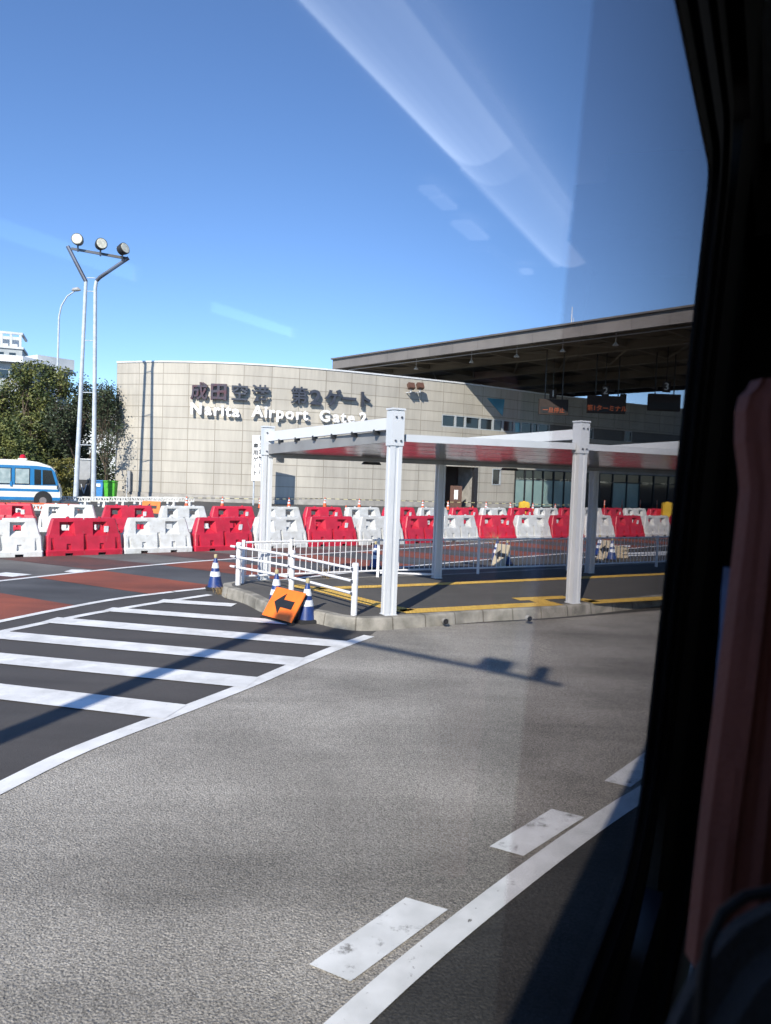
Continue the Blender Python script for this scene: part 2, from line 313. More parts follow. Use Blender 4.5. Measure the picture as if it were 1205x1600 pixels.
E1 = extend(resample([G(-60, 1264), G(0, 1233), G(128.6, 1171), G(288, 1110), G(391, 1070), G(463, 1039), G(530, 1011.5), G(577, 994.5)], 4), 6, 0)
E2 = extend([G(0, 988.5), G(69.7, 974), G(146, 959), G(232, 944.6), G(328.6, 930)], 8, 0)
E3 = extend(resample([G(0, 971.8), G(99.6, 951.5), G(186, 936), G(265.6, 926), G(325, 919.5), G(660, 883.6), G(889, 865)]), 10, 30)
E4 = extend(resample([G(0, 908.4), G(119.5, 895.4), G(239, 883.5), G(361.8, 873.9), G(600, 859.6), G(740, 850)]), 12, 30)
E5 = resample([G(455, 1685), G(545, 1600), G(621, 1531), G(697, 1467), G(767, 1411), G(837, 1357), G(905, 1307), G(965, 1266), G(1010, 1238), G(1060, 1208)])
E5 = extend(E5, 4, 20)
# pale coarse carriageway, bounded by the hatch line, the kerb and the curved right-hand line
kb = [(590, 985), (615, 984), (700, 977), (872.5, 967), (1028, 954), (1300, 925)]
sheet('road', E1+[G(*q) for q in kb]+[Vector((60, 12, 0)), ]+E5[::-1], .004, M_rough)
sheet('road_hatch_area', E1+[G(560, 988), G(480, 972), G(350, 935), G(328.6, 930)]+[p.copy() for p in E3[:-4] if p.x < -3.7][::-1], .004, M_hatch)
dk = E5+[Vector((60, -30, 0)), Vector((-30, -30, 0))]
sheet('road_edge', dk, .004, M_newdark)
# the lane with crosswise red blocks, and the faded lane beyond it
def arcpoint(pts, s):
    for a, b in zip(pts, pts[1:]):
        L = (b-a).length
        if s <= L or b is pts[-1]: return a+(b-a)*(s/L)
        s -= L
def arcof(pts, q):
    best = (9e9, 0); s = 0
    for a, b in zip(pts, pts[1:]):
        L = (b-a).length; t = max(0, min(1, (q-a).dot(b-a)/L/L)); d = (a+(b-a)*t-q).length
        if d < best[0]: best = (d, s+t*L)
        s += L
    return best[1]
s4, s3 = arcof(E4, G(59.8, 903.4)), arcof(E3, G(239, 929.3))
E6 = [p+side(E4, i)*3.4 for i, p in enumerate(E4)]
s6 = arcof(E6, G(59.8, 903.4)+side(E4, 3)*3.4)-.4
sheet('lane_surface', E3+E4[::-1], .004, M_lane)
sheet('far_lane_surface', E4+E6[::-1], .004, M_greyfade)
red = MB(); fade = MB()
for k in range(-5, 18):
    a, b = 1.68*k, 1.68*(k+1)
    P = [arcpoint(E3, s3+a), arcpoint(E3, s3+b), arcpoint(E4, s4+b), arcpoint(E4, s4+a)]
    Q = [arcpoint(E4, s4+a), arcpoint(E4, s4+b), arcpoint(E6, s6+b), arcpoint(E6, s6+a)]
    if k % 2 == 0: red.quad(*[Vector((p.x, p.y, .008)) for p in P])
    else: fade.quad(*[Vector((p.x, p.y, .008)) for p in Q])
struct('red_lane_blocks', red, M_redlane); struct('faded_lane_blocks', fade, M_redfade)
# painted lines
mk = MB(); strip(mk, E1, .19, .012); strip(mk, E2, .16, .012); strip(mk, E3, .15, .012); strip(mk, E4, .15, .012)
for a, b, w in (((250, 939.6), (366, 946.6), .32), ((168, 953), (452.8, 974), .34), ((77, 969.6), (545, 1008.5), .42), ((-30, 990.5), (470, 1035.5), .43), ((-60, 1024), (395, 1068), .45), ((-120, 1068), (275, 1114), .47)):
    strip(mk, [G(*a), G(*b)], w, .016)
struct('road_markings', mk, M_paint)
m5 = MB(); strip(m5, E5, .165, .012); struct('curved_road_line', m5, M_paintw)
d1 = MB(); d1.quad(*[Vector((p.x, p.y, .012)) for p in (G(483, 1510), G(548, 1537), G(700, 1424), G(634, 1405))])
d1.quad(*[Vector((p.x, p.y, .012)) for p in (G(765, 1325), G(818, 1340), G(913, 1279), G(862, 1266))])
d1.quad(*[Vector((p.x, p.y, .012)) for p in (G(944, 1222), G(985, 1232), G(1080, 1160), G(1035, 1158))])
struct('dashed_road_markings', d1, M_paintww)
sm = MB()
for q in ([(100, 894), (128, 896), (143, 891.5), (112, 890.5)], [(-20, 899), (20, 902), (50, 898.5), (10, 895)], [(972, 868), (1040, 866), (1045, 862), (980, 864)], [(955, 857), (985, 855), (985, 852.5), (958, 853)], [(905, 872), (1040, 868), (1042, 865.5), (930, 868)]):
    sm.quad(*[Vector((p.x, p.y, .013)) for p in [G(*c) for c in q]])
struct('faint_lane_arrows', sm, M_paintww)

# ------------------------------------------------------------------ traffic island
KZ = .2
front = [G(x, y, KZ) for x, y in ((349, 911), (352, 917), (383, 926), (416, 941), (460, 950), (499, 956), (532, 963), (582, 966), (665, 961), (700, 958.5), (743, 954), (892, 945.7), (1028.5, 932), (1200, 915))]
back = [G(x, y, KZ) for x, y in ((1200, 868), (1035, 878), (889, 886), (690, 897), (598, 899.5), (505, 903), (423, 906), (372, 907))]
front = resample(front, 4); back = resample(back, 3)
ring = front+back
kt = MB(); s = 0
inner = []
for i, p in enumerate(ring):
    d = (ring[(i+1) % len(ring)]-ring[i-1]); d.z = 0; d.normalize(); inner.append(p+Vector((-d.y, d.x, 0))*.17)
for i in range(len(ring)):
    j = (i+1) % len(ring); a, b = ring[i], ring[j]; L = (b-a).length
    ia, ib = inner[i], inner[j]
    oa = a-(ia-a)*.18; ob = b-(ib-b)*.18
    ca = a+(ia-a)*.12; cb = b+(ib-b)*.12
    lo = Vector((0, 0, -KZ-.01)); ch = Vector((0, 0, -.025))
    u = lambda v0, v1: [(s, v0), (s+L, v0), (s+L, v1), (s, v1)]
    kt.quad(oa+lo, ob+lo, b+ch, a+ch, u(0, .2)); kt.quad(a+ch, b+ch, cb, ca, u(.2, .22)); kt.quad(ca, cb, ib, ia, u(.22, .4)); s += L
struct('kerb', kt, M_kerb, recalc=False)
sheet('island_footway', inner, KZ-.004, M_walk)
ty = MB()
def band(pts, w): strip(ty, [Vector(p) for p in pts], w, KZ+.004)
band([G(455, 914.5, KZ), G(500, 921, KZ), G(560, 937, KZ), G(603, 947.5, KZ), G(638, 955, KZ)], .36)
band([G(628, 955.6, KZ), G(700, 952, KZ), G(800, 946.5, KZ), G(872, 943, KZ)], .36)
band([G(806, 936.5, KZ), G(886, 933, KZ)], .3)
ty.quad(*[Vector((p.x, p.y, KZ+.008)) for p in (G(825, 937.5, KZ), G(848, 936.5, KZ), G(872, 944, KZ), G(848, 945.5, KZ))])
band([G(905, 935.5, KZ), G(930, 941, KZ)], .3); band([G(920, 941, KZ), G(1040, 934.5, KZ), G(1200, 922, KZ)], .34)
band([G(496, 919.5, KZ), G(600, 916, KZ), G(700, 912, KZ), G(1037, 897, KZ), G(1200, 888, KZ)], .3)
struct('tactile_paving', ty, M_tact)
for x, y, w in ((697, 971.5, 'left'), (828, 967, 'right')):     # drain holes in the kerb face
    p = G(x, y, .1); d = MB(); M = rz(math.atan2(1.0, 3.5)); dd = M@Vector((0, 1, 0))
    d.tube([p-dd*.006, p+dd*.09], .05, 14, cap=False); o = empty('kerb_drain', (p.x, p.y, p.z), label='%s round drain hole in the kerb of the island' % ('left hand' if w == 'left' else 'right hand'), cat='drain hole', group='drain holes in the kerb')
    a = d.build('pipe', M_concrete, smooth=True); a.parent = o; a.location = (-p.x, -p.y, -p.z)
    e = MB(); e.tube([p-dd*.004, p+dd*.085], .041, 14); b = e.build('bore', M_black, smooth=True); b.parent = o; b.location = (-p.x, -p.y, -p.z)

# ------------------------------------------------------------------ shelter
A = G(607, 960, KZ); B = G(895, 942, KZ); C_ = G(412, 905, KZ); D = G(682, 903, KZ); N = B+(B-A)*1.02
Dn = Vector((5.25, 18.75, KZ)); D.z = KZ
sh = empty('bus_stop_shelter', (A.x, A.y, 0), label='white steel bus stop shelter with sloping mirror like roof on the kerbed island', cat='shelter')
def child(mb, name, m, par, **k):
    o = mb.build(name, m, par, **k); o.location = -Vector(par.location) if par.type == 'EMPTY' and not par.rotation_euler.z else o.location
    return o
ang = math.atan2((B-A).y, (B-A).x); MS = rz(ang)
def post(p, top, cap=True, w=.19, m=M_white):
    mb = MB(); h = w/2; g_ = .03; d_ = .018
    oct_ = []
    prof = [(-h, -h), (-g_, -h), (-g_, -h+d_), (g_, -h+d_), (g_, -h), (h, -h), (h, -g_), (h-d_, -g_), (h-d_, g_), (h, g_), (h, h), (g_, h), (g_, h-d_), (-g_, h-d_), (-g_, h), (-h, h), (-h, g_), (-h+d_, g_), (-h+d_, -g_), (-h, -g_)]
    i = len(mb.v); n = len(prof)
    for z in (p.z-.02, top): mb.v += [Vector((p.x, p.y, z))+MS@Vector((x, y, 0)) for x, y in prof]
    mb.f += [tuple(range(i, i+n))[::-1], tuple(range(i+n, i+2*n))]+[(i+k, i+(k+1) % n, i+n+(k+1) % n, i+n+k) for k in range(n)]
    o = child(mb, 'post', m, sh)
    if cap:
        c = MB(); c.box((p.x, p.y, top-.3), (w+.03, w+.03, .56), MS); c.box((p.x, p.y, top+.012), (w+.05, w+.05, .03), MS)
        q = child(c, 'collar', M_white, sh); q.parent = o; q.location = (0, 0, 0)
        for zz in (top-.12, top-.5):
            for sx in (-.05, .05):
                for fx, fy in ((0, -1), (1, 0)):
                    c0 = Vector((p.x, p.y, zz))+MS@Vector((sx if fx == 0 else .11, sx if fy == 0 else -.11, 0)); b_ = child(MB().tube([c0, c0+MS@Vector((fx*.02, fy*.02, 0))], .017, 8), 'bolt', M_bolt, sh); b_.parent = o; b_.location = (0, 0, 0)
    bp = MB(); bp.box((p.x, p.y, p.z+.006), (w+.03, w+.03, .012), MS); q = child(bp, 'base_plate', m, sh); q.parent = o; q.location = (0, 0, 0)
    return o
post(A, 3.56); post(B, 3.62); post(C_, 3.40); post(N, 3.66)
M_postsh = M_white
post(D, 2.82, False, .17); post(Dn, 2.84, False, .17)
def V3(p, z): return Vector((p.x, p.y, z))
zA, zB, zC = at(610, 661, A.y).z, at(900, 678, B.y).z, at(428, 683, C_.y).z
def beam(p, q, z0, z1, name='cross_beam'):
    mb = MB(); mb.bar(V3(p, z0), V3(q, z1), .09, .19); child(mb, name, M_white, sh)
beam(A, C_, zA, zC); D2 = D+(D-B).normalized()*.5; beam(B, D2, zB, zC+.02); Dn2 = Dn+(Dn-N).normalized()*.5; beam(N, Dn2, zB+.05, zC+.1)
# roof plane hung below the beams, front edge high
zf, zb = 3.07, 2.84
def Rf(p, q, t, z=None): return p+(q-p)*t
FA, FB, FN = A+(B-A).normalized()*.13, B, N
BC, BD, BN = C_+(D-C_).normalized()*.02, D, Dn
FR = N+(B-A)*.9; BR = Dn+(B-A)*.9
def up(p, z): return Vector((p.x, p.y, z))
fr = [FA, FB, FN, FR]; bk = [BC, BD, BN, BR]
fz = [zf, zf+.05, zf+.07, zf+.08]; bz = [zb-.0, zb, zb+.02, zb+.03]
so = MB(); tp = MB(); fa = MB(); gu = MB()
NSEG = 5
for i in range(3):
    f0, f1, b0, b1 = up(fr[i], fz[i]), up(fr[i+1], fz[i+1]), up(bk[i], bz[i]), up(bk[i+1], bz[i+1])
    for k in range(NSEG):
        t0, t1 = k/NSEG+.004, (k+1)/NSEG-.004
        so.quad(f0.lerp(b0, t0), f1.lerp(b1, t0), f1.lerp(b1, t1), f0.lerp(b0, t1))
    u_ = Vector((0, 0, .1)); tp.quad(f0+u_, f1+u_, b1+u_, b0+u_)
    e = (f1-f0).normalized()*(.16 if i else .06); e2 = (f1-f0).normalized()*.14
    fa.bar(f0+e+Vector((0, 0, .045)), f1-e2+Vector((0, 0, .045)), .05, .12)
    gu.bar(b0+Vector((0, 0, .01)), b1+Vector((0, 0, .01)), .22, .15)
child(so, 'soffit', M_soffit, sh); child(tp, 'roof_sheet', M_gutter, sh); child(fa, 'front_fascia', M_white, sh); child(gu, 'gutter', M_gutter, sh)
en = MB(); en.bar(up(FA, zf+.09)-(B-A).normalized()*.03, up(BC, zb+.1)-(B-A).normalized()*.03, .05, .2); child(en, 'end_fascia', M_gutter, sh)
for k in range(6):
    t = .12+.15*k; q = A.lerp(C_, t); child(MB().box((q.x, q.y, zA+(zC-zA)*t-.12), (.1, .06, .09), MS), 'hanger', M_dark, sh)
for px, dz in ((570, 0), (827, 0)):
    i = 0 if px < 700 else 1
    a, b = (BC, BD) if i == 0 else (BD, BN); t = .58 if i == 0 else .42
    q = a.lerp(b, t); lm = MB(); lm.box((q.x, q.y, zb-.1), (.42, .16, .06), MS, .8); child(lm, 'lamp', M_dark, sh)
child(MB().box((C_.x+.28, C_.y-.02, 2.72), (.16, .05, .1), MS), 'bracket', M_gutter, sh)

# ------------------------------------------------------------------ guard rails
def lenz(a, b): return (b-a).length
P1, P2, P3 = G(372, 914, KZ), G(455, 932, KZ), G(553, 961, KZ)
gr = empty('guard_rail', (P2.x, P2.y, KZ), label='white three bar pipe guard rail along the island kerb behind the arrow board', cat='guard rail')
for p in (P1, P2, P3):
    mb = MB(); mb.lathe([(.052, 0), (.052, .80), (.058, .80), (.058, .835), (.045, .855)], (p.x, p.y, KZ), 16); child(mb, 'post', M_rail, gr, smooth=True)
for h in (.76, .56, .36):
    pts = [P1+(P1-P2).normalized()*.2, P1, P2, P3+(P3-P2).normalized()*.02]; off = Vector((-(P3-P1).normalized().y, (P3-P1).normalized().x, 0))*-.045
    mb = MB(); mb.tube([Vector((p.x, p.y, KZ+h))+off for p in resample(pts, 4)], .024, 10); child(mb, 'rail', M_rail, gr, smooth=True)
for p in (P1, P2, P3):
    for h in (.76, .56, .36): child(MB().tube([Vector((p.x, p.y, KZ+h))+off*1.6+Vector((0, 0, -.02)), Vector((p.x, p.y, KZ+h))+off*1.6+Vector((0, 0, .02))], .02, 8), 'clamp', M_bolt, gr)
# picket fence along the back edge: ends near the tip of the island
fp = [G(x, y, KZ+.83) for x, y in ((381, 847.5), (455, 846), (592, 844), (749, 843), (889, 841.5), (1028, 839.5))]+[G(1200, 832, KZ+.83)]
pf = empty('picket_fence', (fp[2].x, fp[2].y, KZ), label='white barred metal fence along the back of the island', cat='fence')
brm = MB()
F = [Vector((p.x, p.y, KZ)) for p in fp]; tot = 0
for z in (.83, .14): child(MB().tube([p+Vector((0, 0, z)) for p in F], .022, 8), 'rail', M_rail, pf, smooth=True)
Ltot = sum((b-a).length for a, b in zip(F, F[1:])); k = 0; s = .06
while s < Ltot:
    q = arcpoint(F, s); brm.tube([q+Vector((0, 0, .14)), q+Vector((0, 0, .83))], .009, 6); s += .135
tag(child(brm, 'bars', M_rail, pf), kind='stuff')
for i, p in enumerate(F):
    mb = MB(); mb.box(p+Vector((0, 0, .43)), (.06, .06, .9)); child(mb, 'post', M_rail, pf)
    if i in (2, 3): pass
fb = MB()
for p, q in ((F[2], D),): fb.bar(p+Vector((.05, 0, .1)), Vector((q.x, q.y, KZ+.08)), .03, .04)
child(fb, 'brace', M_rail, pf)

# ------------------------------------------------------------------ water filled barriers
def cut(body, cutters):
    for c in cutters:
        md = body.modifiers.new('cut', 'BOOLEAN'); md.operation = 'DIFFERENCE'; md.solver = 'EXACT'; md.object = c
    bpy.context.view_layer.update(); me = bpy.data.meshes.new_from_object(body.evaluated_get(bpy.context.evaluated_depsgraph_get()))
    body.modifiers.clear(); body.data = me
    for c in cutters: bpy.data.objects.remove(c)
def barrier_mesh(m):
    mb = MB(); lv = [(0, 1.0, .3), (.13, 1.0, .3), (.17, .985, .265), (.52, .965, .19), (.58, .93, .17), (.93, .84, .125), (.985, .82, .11), (1.0, .79, .09)]
    rings = []
    for z, w, d in lv:
        i = len(mb.v); rings.append(i); c = .03
        mb.v += [Vector(q) for q in ((-w+c, -d, z), (w-c, -d, z), (w, -d+c, z), (w, d-c, z), (w-c, d, z), (-w+c, d, z), (-w, d-c, z), (-w, -d+c, z))]
    for a, b in zip(rings, rings[1:]):
        for j in range(8): mb.f.append((a+j, a+(j+1) % 8, b+(j+1) % 8, b+j))
    mb.f.append(tuple(range(8))[::-1]); mb.f.append(tuple(rings[-1]+j for j in range(8)))
    body = mb.build('body', m); cs = []
    def fr(x, z, w, h, w2, h2, y0, y1, dx=0, dz=0):
        c = MB(); i = 0; c.v = [Vector(q) for q in ((x-w, y0, z-h), (x+w, y0, z-h), (x+w, y0, z+h), (x-w, y0, z+h), (x+dx-w2, y1, z+dz-h2), (x+dx+w2, y1, z+dz-h2), (x+dx+w2, y1, z+dz+h2), (x+dx-w2, y1, z+dz+h2))]
        c.f = [(0, 1, 2, 3), (7, 6, 5, 4), (0, 4, 5, 1), (1, 5, 6, 2), (2, 6, 7, 3), (3, 7, 4, 0)]; cs.append(c.build('cutter', m))
    for x in (-.43, .43):
        fr(x, .70, .23, .215, .12, .10, -.235, .03, -.09, .085); fr(x, .70, .12, .10, .23, .2, .0, .24, 0, 0)
        fr(x, .24, .07, .1, .05, .07, -.32, -.20); fr(x, .02, .1, .05, .1, .05, -.35, .35)
        fr(x*1.95, .32, .055, .17, .035, .15, -.32, -.19)
    fr(0, .37, .06, .25, .035, .2, -.32, -.15); fr(0, 1.0, .035, .05, .035, .05, -.2, .2)
    fr(0, .37, .06, .25, .035, .2, .32, .15)
    cut(body, cs)
    bm = bmesh.new(); bm.from_mesh(body.data); bmesh.ops.triangulate(bm, faces=[f for f in bm.faces if len(f.verts) > 4]); bm.to_mesh(body.data); bm.free()
    body.data.materials.clear(); body.data.materials.append(m)
    return body
protos = {}
def make_barrier(kind):
    m = M_pred if kind == 'red' else M_pwhite
    t = empty('water_barrier', (0, 0, 0)); b = barrier_mesh(m); b.parent = t; b.name = 'body'
    for x in (-.42, .42): MB().lathe([(.045, 1.0), (.045, 1.03), (.035, 1.035)], (x, 0, 0), 10).build('filler_cap', m, t)
    if kind == 'red':
        r = MB(); r.box((.56, -.168, .70), (.12, .012, .17), Matrix.Rotation(R(8), 3, 'X')); r.build('reflector', M_refl, t)
    return t
def row(line, spacing, first, n, tagfn, yaw=0):
    s = first
    for k in range(n):
        c = arcpoint(line, s+spacing/2); e = arcpoint(line, s+spacing); a0 = arcpoint(line, s); d = e-a0; kind = 'red' if k % 2 == 0 else 'white'
        if kind not in protos: protos[kind] = o = make_barrier(kind)
        else: o = copy_tree(protos[kind])
        o.location = (c.x, c.y, .004); o.rotation_euler = (0, 0, math.atan2(d.y, d.x)+yaw+random.uniform(-.025, .025))
        lab, grp = tagfn(k, kind); tag(o, lab, 'barrier', grp); s += spacing
nearL = resample([G(-150, 873), G(-30, 872), G(125, 868), G(229, 864.5), G(333, 861), G(506, 854), G(632, 850), G(726, 845.5), G(842, 842.5), G(960, 840), G(1060, 838)])
nearL = [Vector((p.x, p.y, 0))+Vector((-.55, .8, 0))*.3 for p in nearL]; nearL = extend(nearL, 0, 12)
farL = resample([Vector(p) for p in ((-18.5, 25.0, 0), (-12.9, 26.5, 0), (-9.6, 27.6, 0), (-6.2, 29.9, 0), (-2.4, 32.3, 0), (4.2, 37.2, 0), (9.2, 41, 0), (14.2, 45, 0), (17, 46.6, 0), (24, 51.5, 0), (34, 59, 0))])
ORD = ['first', 'second', 'third', 'fourth', 'fifth', 'sixth', 'seventh', 'eighth', 'ninth', 'tenth', 'eleventh', 'twelfth', 'thirteenth', 'fourteenth']
def lab(rowname):
    def f(k, kind):
        i = k//2
        return ('%s %s plastic water barrier from the left in the %s row' % (ORD[i], kind, rowname), 'water barriers in the %s row' % rowname)
    return f
s0 = arcof(nearL, G(70, 869.5))
row(nearL, 2.045, s0-2.045*2, 18, lab('front'))
s0 = arcof(farL, Vector((-10.6, 27.3, 0)))
row(farL, 2.06, s0-2.06*2+.0, 22, lab('rear'))

# ------------------------------------------------------------------ cones and boards
def cone_blue():
    t = empty('traffic_cone'); MB().box((0, 0, .03), (.38, .38, .06), None, .92).build('base', M_cbase, t, bevel=.008)
    MB().lathe([(.155, .06), (.15, .075), (.028, .66), (.022, .67)], n=24).build('cone_body', M_cblue, t, smooth=True)
    rr = lambda z: .152-(z-.075)*.2085
    for a, b in ((.28, .38), (.45, .56)): MB().lathe([(rr(a)+.004, a), (rr(b)+.004, b)], n=24).build('reflective_band', M_cwhite, t, smooth=True)
    MB().lathe([(.03, .655), (.036, .67), (.036, .72), (.02, .735)], n=14).build('lamp_cap', M_capy, t, smooth=True)
    return t
cb = cone_blue(); cb.location = G(336, 921); cb.rotation_euler.z = .3
tag(cb, 'blue and white cone standing alone at the tip of the island kerb', 'traffic cone', 'blue and white cones')
def addc(p, lab, rot=0, sc=1, tilt=0):
    o = copy_tree(cb); o.location = p; o.rotation_euler = (tilt, 0, rot); o.scale = (sc,)*3; tag(o, lab, 'traffic cone', 'blue and white cones'); return o
addc(G(479, 972), 'blue and white cone in front of the orange arrow board', .5)
o = addc(G(431, 953), 'blue and white cone behind the orange arrow board', .2)
addc(G(586, 889), 'shaded blue cone behind the barred fence beside the tall shelter post', .2)
addc(G(791, 884), 'blue and white cone right of the first plywood board behind the fence', .2)
addc(G(776, 878), 'blue and white cone left of the first plywood board behind the fence', .2)
addc(G(955.5, 876), 'blue and white cone right of the second plywood board behind the fence', .2)
addc(G(936, 869), 'blue and white cone left of the second plywood board behind the fence', .2)
def arrow_board(name, corners, thick, label, arrow=True, m=M_orange, backm=M_black):
    """corners: TL, TR, BR, BL as world points"""
    TL, TR, BR, BL = corners; x = ((TR-TL)+(BR-BL)).normalized(); y = ((TL-BL)+(TR-BR)); y = (y-x*y.dot(x)).normalized(); z = x.cross(y); c = (TL+TR+BR+BL)/4
    w = ((TR-TL).length+(BR-BL).length)/2; h = ((TL-BL).length+(TR-BR).length)/2; M = Matrix((x, y, z)).transposed()
    t = empty(name, tuple(c), label=label, cat='sign board')
    MB().box((0, 0, 0), (w, h, thick), M).build('panel', m, t)
    MB().box(-z*(thick/2+.022), (w*.96, h*.96, .04), M).build('back_frame', backm, t)
    if arrow:
        s_ = min(w, h)*.6; ol = [(-.78, .02), (-.12, .58), (-.12, .24), (.78, .24), (.78, -.2), (-.12, -.2), (-.12, -.56)]
        a = MB(); a.prism([(p*s_, q*s_) for p, q in ol], .006, M@Matrix(((1, 0, 0), (0, 0, 1), (0, -1, 0))), z*(thick/2+.003)); a.build('arrow', M_black, t)
    return t
bl, br_ = G(409.5, 961, .05), G(458, 973.5, .05)
y0 = bl.y; edge = (br_-bl); wv = edge.normalized()
TLp = at(433.6, 916.8, bl.y+.22); TRp = at(475.4, 927.3, br_.y+.24)
arrow_board('arrow_board', (TLp, TRp, br_, bl), .02, 'orange square board with black left arrow leaning on the cones by the kerb')
ft = bpy.data.objects['arrow_board']
MB().bar(bl-Vector(ft.location)-Vector((0, 0, .03)), br_-Vector(ft.location)-Vector((0, 0, .03)), .06, .03).build('foot', M_cbase, ft)
for q, lb in (((776, 883), 'first'), ((941, 873), 'second')):
    b0 = G(q[0]-9, q[1]); b1 = G(q[0]+1, q[1]+.5); upv = Vector((.1, .05, .62)); wd = Vector((.30, -.35, 0))
    o = arrow_board('plywood_board', (b0+upv+Vector((.12, .1, 0)), b0+wd+upv+Vector((.12, .1, 0)), b0+wd, b0), .02, '%s leaning plywood sign board behind the fence, %s' % (('left hand', 'between two cones') if lb == 'first' else ('right hand', 'beside the wooden crate')), arrow=True, m=M_board, backm=M_board)
cr = empty('wooden_crate', G(968, 872)-Vector((.1, 0, 0)), label='low wooden crate lying on the road behind the fence', cat='crate')
mb = MB()
for k in range(3): mb.box((0, -.25, .08+.13*k), (.6, .02, .1)); mb.box((0, .25, .08+.13*k), (.6, .02, .1))
for x in (-.28, .28): mb.box((x, 0, .2), (.03, .48, .4))
mb.build('slats', M_board, cr)
# rope cones in front of the facade
def cone_small():
    t = empty('rope_cone'); MB().box((0, 0, .02), (.36, .36, .04), None, .9).build('base', M_cbase, t)
    MB().lathe([(.14, .04), (.03, .7), (.02, .72)], n=14).build('cone_body', M_corange, t, smooth=True)
    rr = lambda z: .14-(z-.04)*.1667
    for a, b in ((.3, .42), (.5, .6)): MB().lathe([(rr(a)+.006, a), (rr(b)+.006, b)], n=14).build('reflective_band', M_cwhite, t, smooth=True)
    return t
cs_ = cone_small(); rope_pts = []
xs = [(292, 775), (348, 775.5), (407, 777), (452, 777), (508, 776.5), (562, 778.5), (612, 779.5), (661, 781), (700.5, 782), (760, 783.5), (798, 784.5), (833, 785.5), (868, 786.5), (905, 787)]
for i, (x, y) in enumerate(xs):
    p = G(x, y, .74); p.z = 0; o = cs_ if i == 0 else copy_tree(cs_); o.location = p; rope_pts.append(p)
    tag(o, '%s orange and white cone from the left holding the striped bar by the wall' % ORD[i], 'traffic cone', 'orange cones along the facade')
bars = []
for i, (a, b) in enumerate(zip(rope_pts, rope_pts[1:])):
    o = MB().tube([Vector((0, 0, 0)), b-a], .02, 6).build('striped_bar', M_stripe); o.location = a+Vector((0, 0, .62))
    tag(o, 'black and pale striped bar spanning the %s gap between orange cones' % ORD[i], 'cone bar', 'striped bars between the cones')
o = copy_tree(cs_); o.location = (G(541, 789, .74).x, G(541, 789, .74).y, 0); tag(o, 'orange cone standing in front of the rope line behind a rear white barrier', 'traffic cone', 'loose orange cones')
o = copy_tree(cs_); o.location = (G(739, 790, .74).x, G(739, 790, .74).y, 0); tag(o, 'orange cone standing before the dark recess of the facade', 'traffic cone', 'loose orange cones')
def delineator():
    t = empty('delineator_post'); MB().lathe([(.14, 0), (.14, .03), (.045, .05), (.045, .98), (.03, 1.0)], n=12).build('tube', M_corange, t, smooth=True)
    for z in (.6, .74, .88): MB().lathe([(.049, z), (.049, z+.05)], n=12).build('reflective_band', M_cwhite, t)
    return t
dl = delineator()
for i, (x, y) in enumerate(((945, 781.5), (972.5, 781), (1001, 781), (1027, 781.5), (1046, 782), (1066, 782))):
    p = G(x, y, 1.0); p.z = 0; p = Vector((p.x, p.y, 0)); o = dl if i == 0 else copy_tree(dl); o.location = p; tag(o, '%s orange delineator post from the left before the shaded entrance' % ORD[i], 'delineator', 'orange delineator posts')
for x, y, n_ in ((819, 787, 'behind a rear white barrier before the glass entrance'), (1043, 788, 'by the last white barriers on the right')):
    p = at(x, y, 44 if x < 900 else 46.5); t = empty('yellow_tank', (p.x, p.y, 0), label='yellow plastic tank '+n_, cat='tank', group='yellow tanks')
    MB().box((0, 0, p.z/2+.06), (.7, .5, p.z+.12), None, .85).build('tank_body', M_yellow, t, bevel=.06); MB().lathe([(.1, p.z+.1), (.1, p.z+.16)], n=12).build('cap', M_yellow, t)

# ------------------------------------------------------------------ low white plastic fence and red ones
def low_fence(red=False):
    t = empty('plastic_hurdle'); m = M_corange if red else M_pwhite; b = MB()
    b.box((0, 0, .56), (1.95, .06, .05)); b.box((0, 0, .34), (1.95, .06, .06))
    for k in range(13): b.box((-.94+k*.157, 0, .45), (.05, .05, .18), Matrix.Rotation(.5*(-1)**k, 3, 'Y'))
    b.build('panel', m, t)
    for x in (-.7, .7): MB().box((x, 0, .17), (.16, .4, .34), None, .6).build('foot', m, t)
    return t
lf = low_fence(); L0, L1 = G(100, 792), G(292, 791); n = 7
for k in range(n):
    p = L0.lerp(L1, (k+.5)/n); o = lf if k == 0 else copy_tree(lf); o.location = (p.x, p.y, 0); o.rotation_euler.z = random.uniform(-.08, .08)
    tag(o, '%s low white plastic hurdle from the left below the twin lamp pole' % ORD[k], 'hurdle', 'low white plastic hurdles')
rf_ = low_fence(True)
for k, (x, y) in enumerate(((8, 786), (50, 786.5), (92, 787.5))):
    p = G(x, y, .56); o = rf_ if k == 0 else copy_tree(rf_); o.location = (p.x, p.y, 0); tag(o, '%s low orange red hurdle from the left in front of the blue white minibus' % ORD[k], 'hurdle', 'low orange hurdles')
for k, (x, y) in enumerate(((52, 791), (68, 791.5))):
    p = G(x, y, .5); o = copy_tree(lf); o.location = (p.x, p.y, 0); tag(o, 'white plastic hurdle %s behind the rear row of barriers near the minibus' % ('further left' if k == 0 else 'further right'), 'hurdle', 'white hurdles by the minibus')
q = at(236, 792.5, 34.5)
hw, hh = .42, .28
arrow_board('arrow_board', (q+Vector((-hw, .06, hh)), q+Vector((hw, .06, hh)), q+Vector((hw, 0, -hh)), q+Vector((-hw, 0, -hh))), .02, 'small orange arrow board half hidden behind the rear barriers on the left')

